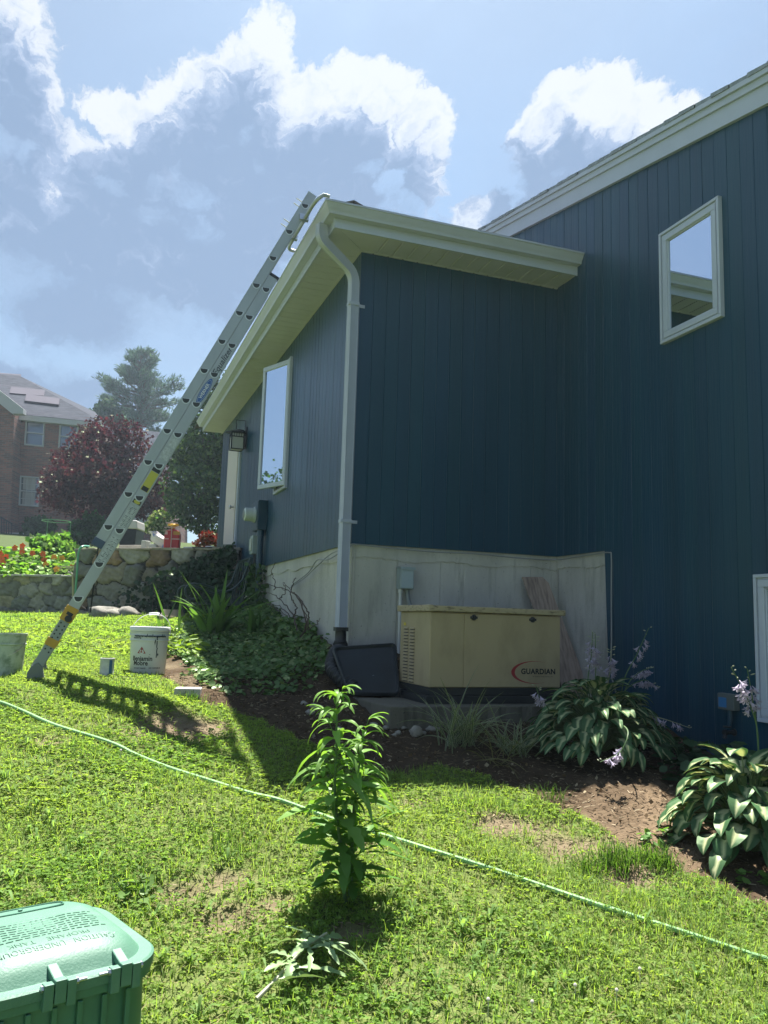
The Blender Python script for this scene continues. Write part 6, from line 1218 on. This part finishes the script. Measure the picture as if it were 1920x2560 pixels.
def hosta(name, label, c, R, H, n, ln, wd, seed, stalks, light=1.0):
    q = np.random.default_rng(seed); root = thing("hosta", label, "hosta", c); ml = MB(); ms = MB()
    for k in range(n):
        f = sqrt((k+.5)/n); a = k*2.39996+q.uniform(-.25, .25); L_ = ln*q.uniform(.7, 1.2); rad = R*f; h = H*(1-f**2.2)*q.uniform(.75, 1.1)+.06
        p = c+np.array((cos(a)*rad*.62, sin(a)*rad*.62, h)); d = np.array((cos(a)*(.35+.6*f), sin(a)*(.35+.6*f), .75-.75*f+q.uniform(-.15, .15))); cream = np.array((.42, .44, .24))*light*q.uniform(.8, 1.15); grn = np.array((.048, .108, .045))*q.uniform(.75, 1.3); cw = q.uniform(.36, .70)
        def cf(t, u, cream=cream, grn=grn, cw=cw): return tuple(cream if abs(u) < cw*(1.02-t*.75)+.12*sin(t*9+u) and t < .9 else grn)
        wv = q.uniform(.8, 1.15)*wd
        ml.leaf(p, d, L_, lambda t: wv*(sin(pi*min(1, (t*.97+.03)**.72))**.75)+.001, q.uniform(.9, 1.9), 9, fold=.22, cf=cf, roll=q.uniform(-.35, .35), wave=.05)
        ms.tube([c+np.array((cos(a), sin(a), 0))*.04, c*.45+p*.55+(0, 0, .05), p], [.005, .004, .003], 5)
    build("foliage", ml, LM_HOSTA, root, smooth='full'); build("leaf_stalk", ms, mat("hosta_stalk", (.10, .16, .06), rough=.5), root, smooth=True)
    lil = leafmat("lilac_petal", .3, .04, .4, tt=(1, 1, 1.05))
    for pts, nb in stalks:
        sp = spline(pts, 8); mb = MB(); mb.tube(sp, list(np.linspace(.0045, .002, len(sp))), 6); st = build("flower_stalk", mb, M_STEMG if q.random() < .7 else M_STEMP, root, smooth=True); fb = MB()
        for j in range(nb):
            i = int((.62+.38*j/max(1, nb-1))*(len(sp)-1)); P = sp[i]; a = q.uniform(0, 2*pi); old_ = j < nb*.7; d = np.array((cos(a), sin(a), -.35 if old_ else .35)); d /= np.linalg.norm(d); L_ = q.uniform(.032, .046) if old_ else q.uniform(.014, .026); e0 = P+d*.010; fb.cur = tuple(np.array((.50, .44, .56))*q.uniform(.75, 1.1)) if old_ else (.40, .42, .30)
            if old_:
                dd = d+np.array((0, 0, -.7)); dd /= np.linalg.norm(dd); fb.lathe([(.0018, 0), (.0032, L_*.3), (.0085, L_*.62), (.010, L_*.75)], e0, 6, axis=dd, cap1=False)
                for m_ in range(6):
                    an = 2*pi*m_/6; A = np.cross(dd, (.3, .2, 1)); A /= np.linalg.norm(A); B = np.cross(dd, A); fb.leaf(e0+dd*L_*.72+(A*cos(an)+B*sin(an))*.009, dd*.8+(A*cos(an)+B*sin(an))*.8, L_*.42, lambda t: .0042*sin(pi*min(1, t*.8+.2)), .3, 3, up=dd)
            else: fb.lathe([(.001, 0), (.004, L_*.45), (.0035, L_*.7), (.0005, L_)], e0, 6, axis=d)
        build("flower", fb, lil, st, smooth='full')
def pt(px, py, x): return on(px, py, 'x', x)
def py_(px, py, y): return on(px, py, 'y', y)
h1 = np.array((1.10, -1.78, float(gz(1.10, -1.78)))); yy = -1.75
hosta("hosta", "large cream centred hosta with several lilac flower spikes beside the beige generator", h1, .64, .33, 270, .155, .034, 3,
      [([h1+(.0, 0, .2), py_(1470, 1720, yy), py_(1478, 1640, yy), py_(1482, 1580, yy)], 26), ([h1+(.05, .0, .2), py_(1490, 1730, yy), py_(1490, 1660, yy), py_(1488, 1585, yy)], 22), ([h1+(.1, 0, .2), py_(1520, 1720, yy), py_(1526, 1670, yy), py_(1528, 1620, yy)], 22), ([h1+(.15, 0, .2), py_(1560, 1700, yy), py_(1590, 1640, yy), py_(1622, 1570, yy)], 12), ([h1+(.12, 0, .2), py_(1570, 1710, yy), py_(1600, 1680, yy), py_(1625, 1670, yy)], 18), ([h1+(.14, -.05, .2), py_(1560, 1730, yy), py_(1610, 1700, yy), py_(1640, 1720, yy)], 20), ([h1+(.1, -.1, .2), py_(1560, 1780, yy-.3), py_(1650, 1795, yy-.3), py_(1725, 1820, yy-.3)], 11), ([h1+(.0, -.2, .2), py_(1570, 1830, yy-.55), py_(1550, 1880, yy-.6), py_(1500, 1905, yy-.6)], 12), ([h1+(-.3, .1, .2), py_(1370, 1770, yy), py_(1350, 1745, yy), py_(1340, 1715, yy)], 10)])
h2 = np.array((1.13, -2.98, float(gz(1.13, -2.98)))); y2 = -2.9
hosta("hosta", "sunlit cream striped hosta at the right edge with two lilac flower spikes", h2, .54, .35, 170, .175, .046, 8,
      [([h2+(.05, 0, .25), py_(1895, 1840, y2), py_(1870, 1750, y2), py_(1828, 1668, y2)], 18), ([h2+(.08, 0, .25), py_(1893, 1830, y2), py_(1880, 1740, y2), py_(1868, 1672, y2)], 14)], 1.15)
# low dark leaves between the two hostas
def low_leaves(name, label, cat, c, rx, ry, h, n, size, col, lm, kind=None, seed=0, tm=LEAF6, tf=LEAF6F):
    q = np.random.default_rng(seed); a = q.uniform(0, 2*pi, n); r = np.sqrt(q.random(n)); x = c[0]+rx*r*np.cos(a); y = c[1]+ry*r*np.sin(a); P = np.c_[x, y, gz(x, y)+q.random(n)*h*(1.1-r*.6)]; D = np.c_[np.cos(a+q.normal(0, .9, n)), np.sin(a+q.normal(0, .9, n)), q.uniform(-.5, .3, n)]
    V, F = cards(P, D, rdir(n, .5, 1)+np.array((0, -.3, .2)), size*q.uniform(.6, 1.3, n), tm, tf); cc = np.array(col)*q.uniform(.6, 1.4, (n, 1)); o = build_np(name, V, F, lm, np.repeat(cc, len(tm), 0), loc=c, kind=kind); return tag(o, label, cat)
low_leaves("wild_ginger", "low dark round leaved plant against the blue wall between the two hostas", "plant", G(1.55, -2.35), .33, .42, .24, 230, .085, (.028, .060, .026), LM_GLOSS, seed=2)
low_leaves("weed", "small light green weed sprouting from bare soil near the mulch edge", "weed", gnd(1640, 2105), .07, .05, .07, 26, .045, (.10, .19, .06), LM_WEED, seed=3)
low_leaves("weed", "tiny bright weed at the right edge of the mulch by the sunlit hosta", "weed", gnd(1880, 2205), .06, .04, .06, 18, .04, (.12, .22, .05), LM_WEED, seed=4)
low_leaves("weed", "broad leaved weed in the lawn just above the green tank dome", "weed", gnd(335, 2240), .08, .06, .06, 30, .04, (.14, .23, .07), LM_WEED, seed=6)
low_leaves("weed", "yellow green broad leaved weed beside the white paint bucket", "weed", gnd(455, 1640), .14, .16, .22, 60, .12, (.14, .21, .035), LM_WEED, seed=7, tm=[(0, 0, 0), (.4, -.16, .04), (.8, -.12, .02), (1, 0, -.05), (.8, .12, .02), (.4, .16, .04)])
# ivy mat under the left wall
def ivy():
    poly = np.array([gnd(*p)[:2] for p in ((420, 1585), (470, 1560), (560, 1540), (640, 1520))]+[(-.03, 3.2), (-.03, .25)]+[gnd(*p)[:2] for p in ((820, 1690), (770, 1720), (640, 1745), (540, 1725), (470, 1680), (440, 1640))])
    q = np.random.default_rng(15); n = 30000; x = q.uniform(-2, 0, n); y = q.uniform(-.9, 4.6, n); w_ = wob(x, y); ok = inpoly(x+w_, y+w_, poly); ok &= q.random(n) < np.where(y < -.15, .35, 1); x, y = x[ok], y[ok]; n = len(x); hgt = .035+.08*np.clip(1+x/.55, 0, 1)*np.clip(y/.8, 0, 1)
    P = np.c_[x, y, gz(x, y)+hgt*q.random(n)**.7]; a = q.uniform(0, 2*pi, n); V, F = cards(P, np.c_[np.cos(a), np.sin(a), q.uniform(-.7, .2, n)], rdir(n, .3, 1)+np.array((-.2, -.4, .3)), .042*q.uniform(.5, 1.4, n), LEAF6, LEAF6F)
    lit = q.random(n); c = np.where((lit < .12)[:, None], np.array((.22, .27, .12)), np.array((.085, .15, .05)))*q.uniform(.6, 1.4, (n, 1)); tag(build_np("ground_ivy", V, F, LM_GLOSS, np.repeat(c, 6, 0), kind='stuff'), "dense low ivy and vinca covering the bed under the left blue wall", "ground cover")
ivy()
def vine(name, label, fn, n, size, col, seed, loc):
    q = np.random.default_rng(seed); P = np.array([fn(q) for _ in range(n)]); D = np.c_[q.normal(0, .6, n), q.normal(0, .3, n)-.25, q.uniform(-1, .1, n)]; V, F = cards(P, D, np.tile((-.35, -1, .35), (n, 1))+rdir(n)*.5, size*q.uniform(.5, 1.3, n), LEAF6, LEAF6F); root = thing(name, label, "vine", loc)
    build_np("foliage", V, F, LM_GLOSS, np.repeat(np.array(col)*q.uniform(.5, 1.5, (n, 1)), 6, 0), root); mb = MB()
    for j in range(6): a, b, c_ = fn(q), fn(q), fn(q); L3 = sorted([a, b, c_], key=lambda v: v[2]); mb.tube(spline([np.array((L3[0][0], L3[0][1], loc[2]))]+L3, 5), .005, 5)
    build("vine_stem", mb, M_BARK, root)
def vf1(q):
    t = q.beta(1.0, 3.2)*.8; s = q.random(); zz = -.7+1.08*q.random()**(.8)*(1-t*.9); return np.array((-.02-2.06*t, 5.0+1.8*t, 0))+np.array((-.10-.08*q.random(), -.13-.12*q.random(), zz))
vine("climbing_vine", "dark ivy hanging over the house end of the tall stone wall", vf1, 2400, .065, (.016, .036, .020), 31, (-.3, 4.9, -.75))
def vf2(q): y = 3.05+q.beta(2, 1.6)*1.05; return np.array((-.03-.16*q.random()**2, y, -.75+q.random()**.8*(.78 if y > 3.3 else .55)))
vine("climbing_vine", "mid green vine climbing the concrete below the blue meter conduit", vf2, 750, .055, (.045, .085, .03), 32, (-.05, 3.3, -.65))
def sword(name, label, cat, c, n, ln, wd, spread, col, seed, droop=(.2, 1.0), edge=None, lm=None):
    q = np.random.default_rng(seed); mb = MB()
    for k in range(n):
        a = q.uniform(0, 2*pi); el = q.uniform(*spread); d = (cos(a)*cos(el), sin(a)*cos(el), sin(el)); L_ = ln*q.uniform(.55, 1.15); g_ = np.array(col)*q.uniform(.7, 1.35); b = c+np.array((q.normal(0, .05), q.normal(0, .05), 0)); b[2] = float(gz(b[0], b[1]))
        cf = None
        if edge is not None: cf = lambda t, u, g_=g_: tuple(np.array(edge) if abs(u) > .5 else g_)
        mb.cur = tuple(g_); mb.leaf(b, d, L_, lambda t: wd*(1-t**2.5)*(.55+.45*min(1, t*5))+.0006, q.uniform(*droop), 9, fold=.3, cf=cf, roll=q.uniform(-1.2, 1.2))
    return tag(build(name, mb, lm or LM_GREEN, loc=c, smooth='full'), label, cat)
IR = at(530, 1640, 8.1); IR = G(IR[0], IR[1]); sword("iris_clump", "clump of broad upright iris leaves in front of the green bench", "iris", IR, 40, .66, .024, (.75, 1.45), (.085, .16, .045), 41, (.15, 1.1))
IR2 = at(640, 1610, 8.0); IR2 = G(IR2[0], IR2[1]); sword("iris_clump", "smaller iris clump close to the concrete foundation", "iris", IR2, 16, .36, .020, (.9, 1.5), (.07, .135, .04), 42, (.1, .7))
IR3 = at(428, 1585, 8.4); IR3 = G(IR3[0], IR3[1]); sword("iris_clump", "three tall thin iris leaves in front of the upturned pot", "iris", IR3, 5, .50, .017, (1.1, 1.45), (.07, .13, .04), 43, (.05, .3))
r1 = gnd(1150, 1862); sword("ribbon_grass", "pale variegated ribbon grass in front of the generator pad", "ornamental grass", r1, 75, .46, .0055, (.85, 1.5), (.075, .11, .05), 44, (.4, 1.9), (.36, .37, .27))
r2 = gnd(1285, 1885); sword("ribbon_grass", "shorter ribbon grass tuft between the pad and the large hosta", "ornamental grass", r2, 55, .32, .005, (.6, 1.5), (.075, .11, .05), 45, (.4, 1.9), (.36, .37, .27))
r3 = gnd(1240, 1900); sword("ribbon_grass", "sparse dry grass stems at the foot of the generator pad", "ornamental grass", r3, 30, .30, .003, (.3, 1.3), (.17, .15, .08), 46, (.4, 1.9), None)
# bare woody vine arching over the concrete
def twigs():
    root = thing("woody_vine", "bare brown woody vine arching across the concrete under the left blue wall", "vine", (-.1, 2.2, -.75)); q = np.random.default_rng(51); mb = MB()
    pq = lambda px, py, x=-.10: on(px, py, 'x', x)
    mains = [[(752, 1590), (735, 1555), (705, 1520), (665, 1507)], [(752, 1590), (765, 1565), (748, 1500), (715, 1475), (672, 1462), (640, 1458)], [(745, 1580), (728, 1530), (690, 1490), (660, 1480)], [(755, 1592), (770, 1540), (755, 1505), (722, 1470), (708, 1455)], [(730, 1550), (740, 1520), (728, 1490), (735, 1455), (742, 1444)], [(752, 1590), (768, 1575), (770, 1555), (758, 1520), (745, 1490), (731, 1480)], [(685, 1476), (687, 1455), (680, 1425), (690, 1405)], [(715, 1475), (708, 1460)], [(662, 1507), (700, 1530), (735, 1550)], [(752, 1592), (790, 1560), (800, 1545)], [(700, 1495), (712, 1482), (706, 1468)]]
    for k, m_ in enumerate(mains): P = [pq(x, y, -.06-.05*(k % 4)) for x, y in m_]; sp = spline(P, 6); sp = [p+q.normal(0, .006, 3) for p in sp]; mb.tube(sp, list(np.linspace(.008 if k < 6 else .005, .0025, len(sp))), 6)
    build("vine_stem", mb, mat("twig", (.085, .06, .05), rough=.9, var=.2), root)
twigs()
# stones by the pad
k = 0
for px, py, r in ((1040, 1838, .052),): rock("stone", gnd(px, py)+(0, 0, .005), r, "largest pale stone lying in front of the generator pad", None, (.27, .245, .20), 70)
for px, py, r in ((965, 1822, .022), (995, 1835, .020), (1008, 1822, .020), (1038, 1818, .030), (985, 1840, .018), (1082, 1828, .034), (935, 1815, .024), (1060, 1835, .02), (790, 1770, .035), (775, 1785, .03), (760, 1762, .028), (850, 1830, .03), (812, 1790, .026)):
    k += 1; rock("stone", gnd(px, py)+(0, 0, .002), r, "small pale stone on the bare soil around the generator pad", "small pale stones around the generator pad", (.26, .24, .20), 80+k)
# white clover flowers in the front lawn
for j, (px, py) in enumerate(((1600, 2470), (1542, 2525), (1438, 2512), (1220, 2550), (1330, 2556), (300, 1905))):
    c = gnd(px, py); mb = MB(); mb.tube([c, c+(0, 0, .055)], .0012, 5); mb.lathe([(.001, 0), (.005, .002), (.006, .006), (.004, .010), (.001, .012)], c+(0, 0, .053), 9); tag(build("clover_flower", mb, mat("clover_white", (.5, .46, .40), rough=.8) if j == 0 else bpy.data.materials["clover_white"], loc=c, smooth=True), "small white clover blossom in the lawn", "flower", "white clover blossoms in the lawn")

# ------------------------------------------------------------------ faint haze volume added to imitate veiling lens glare
hz = MB(); hz.box(-420, 420, -160, 820, -6.5, 26); hm_ = bpy.data.materials.new("haze"); hm_.use_nodes = True; nt = hm_.node_tree; nt.nodes.clear()
pv = nt.nodes.new("ShaderNodeVolumePrincipled"); pv.inputs['Color'].default_value = (.68, .85, 1, 1); pv.inputs['Density'].default_value = .0011; pv.inputs['Anisotropy'].default_value = .45
ho_ = nt.nodes.new("ShaderNodeOutputMaterial"); nt.links.new(pv.outputs[0], ho_.inputs['Volume'])
haze = build("haze", hz, hm_, kind='stuff'); tag(haze, "pale blue haze added to imitate lens glare over the far trees and houses", "haze")
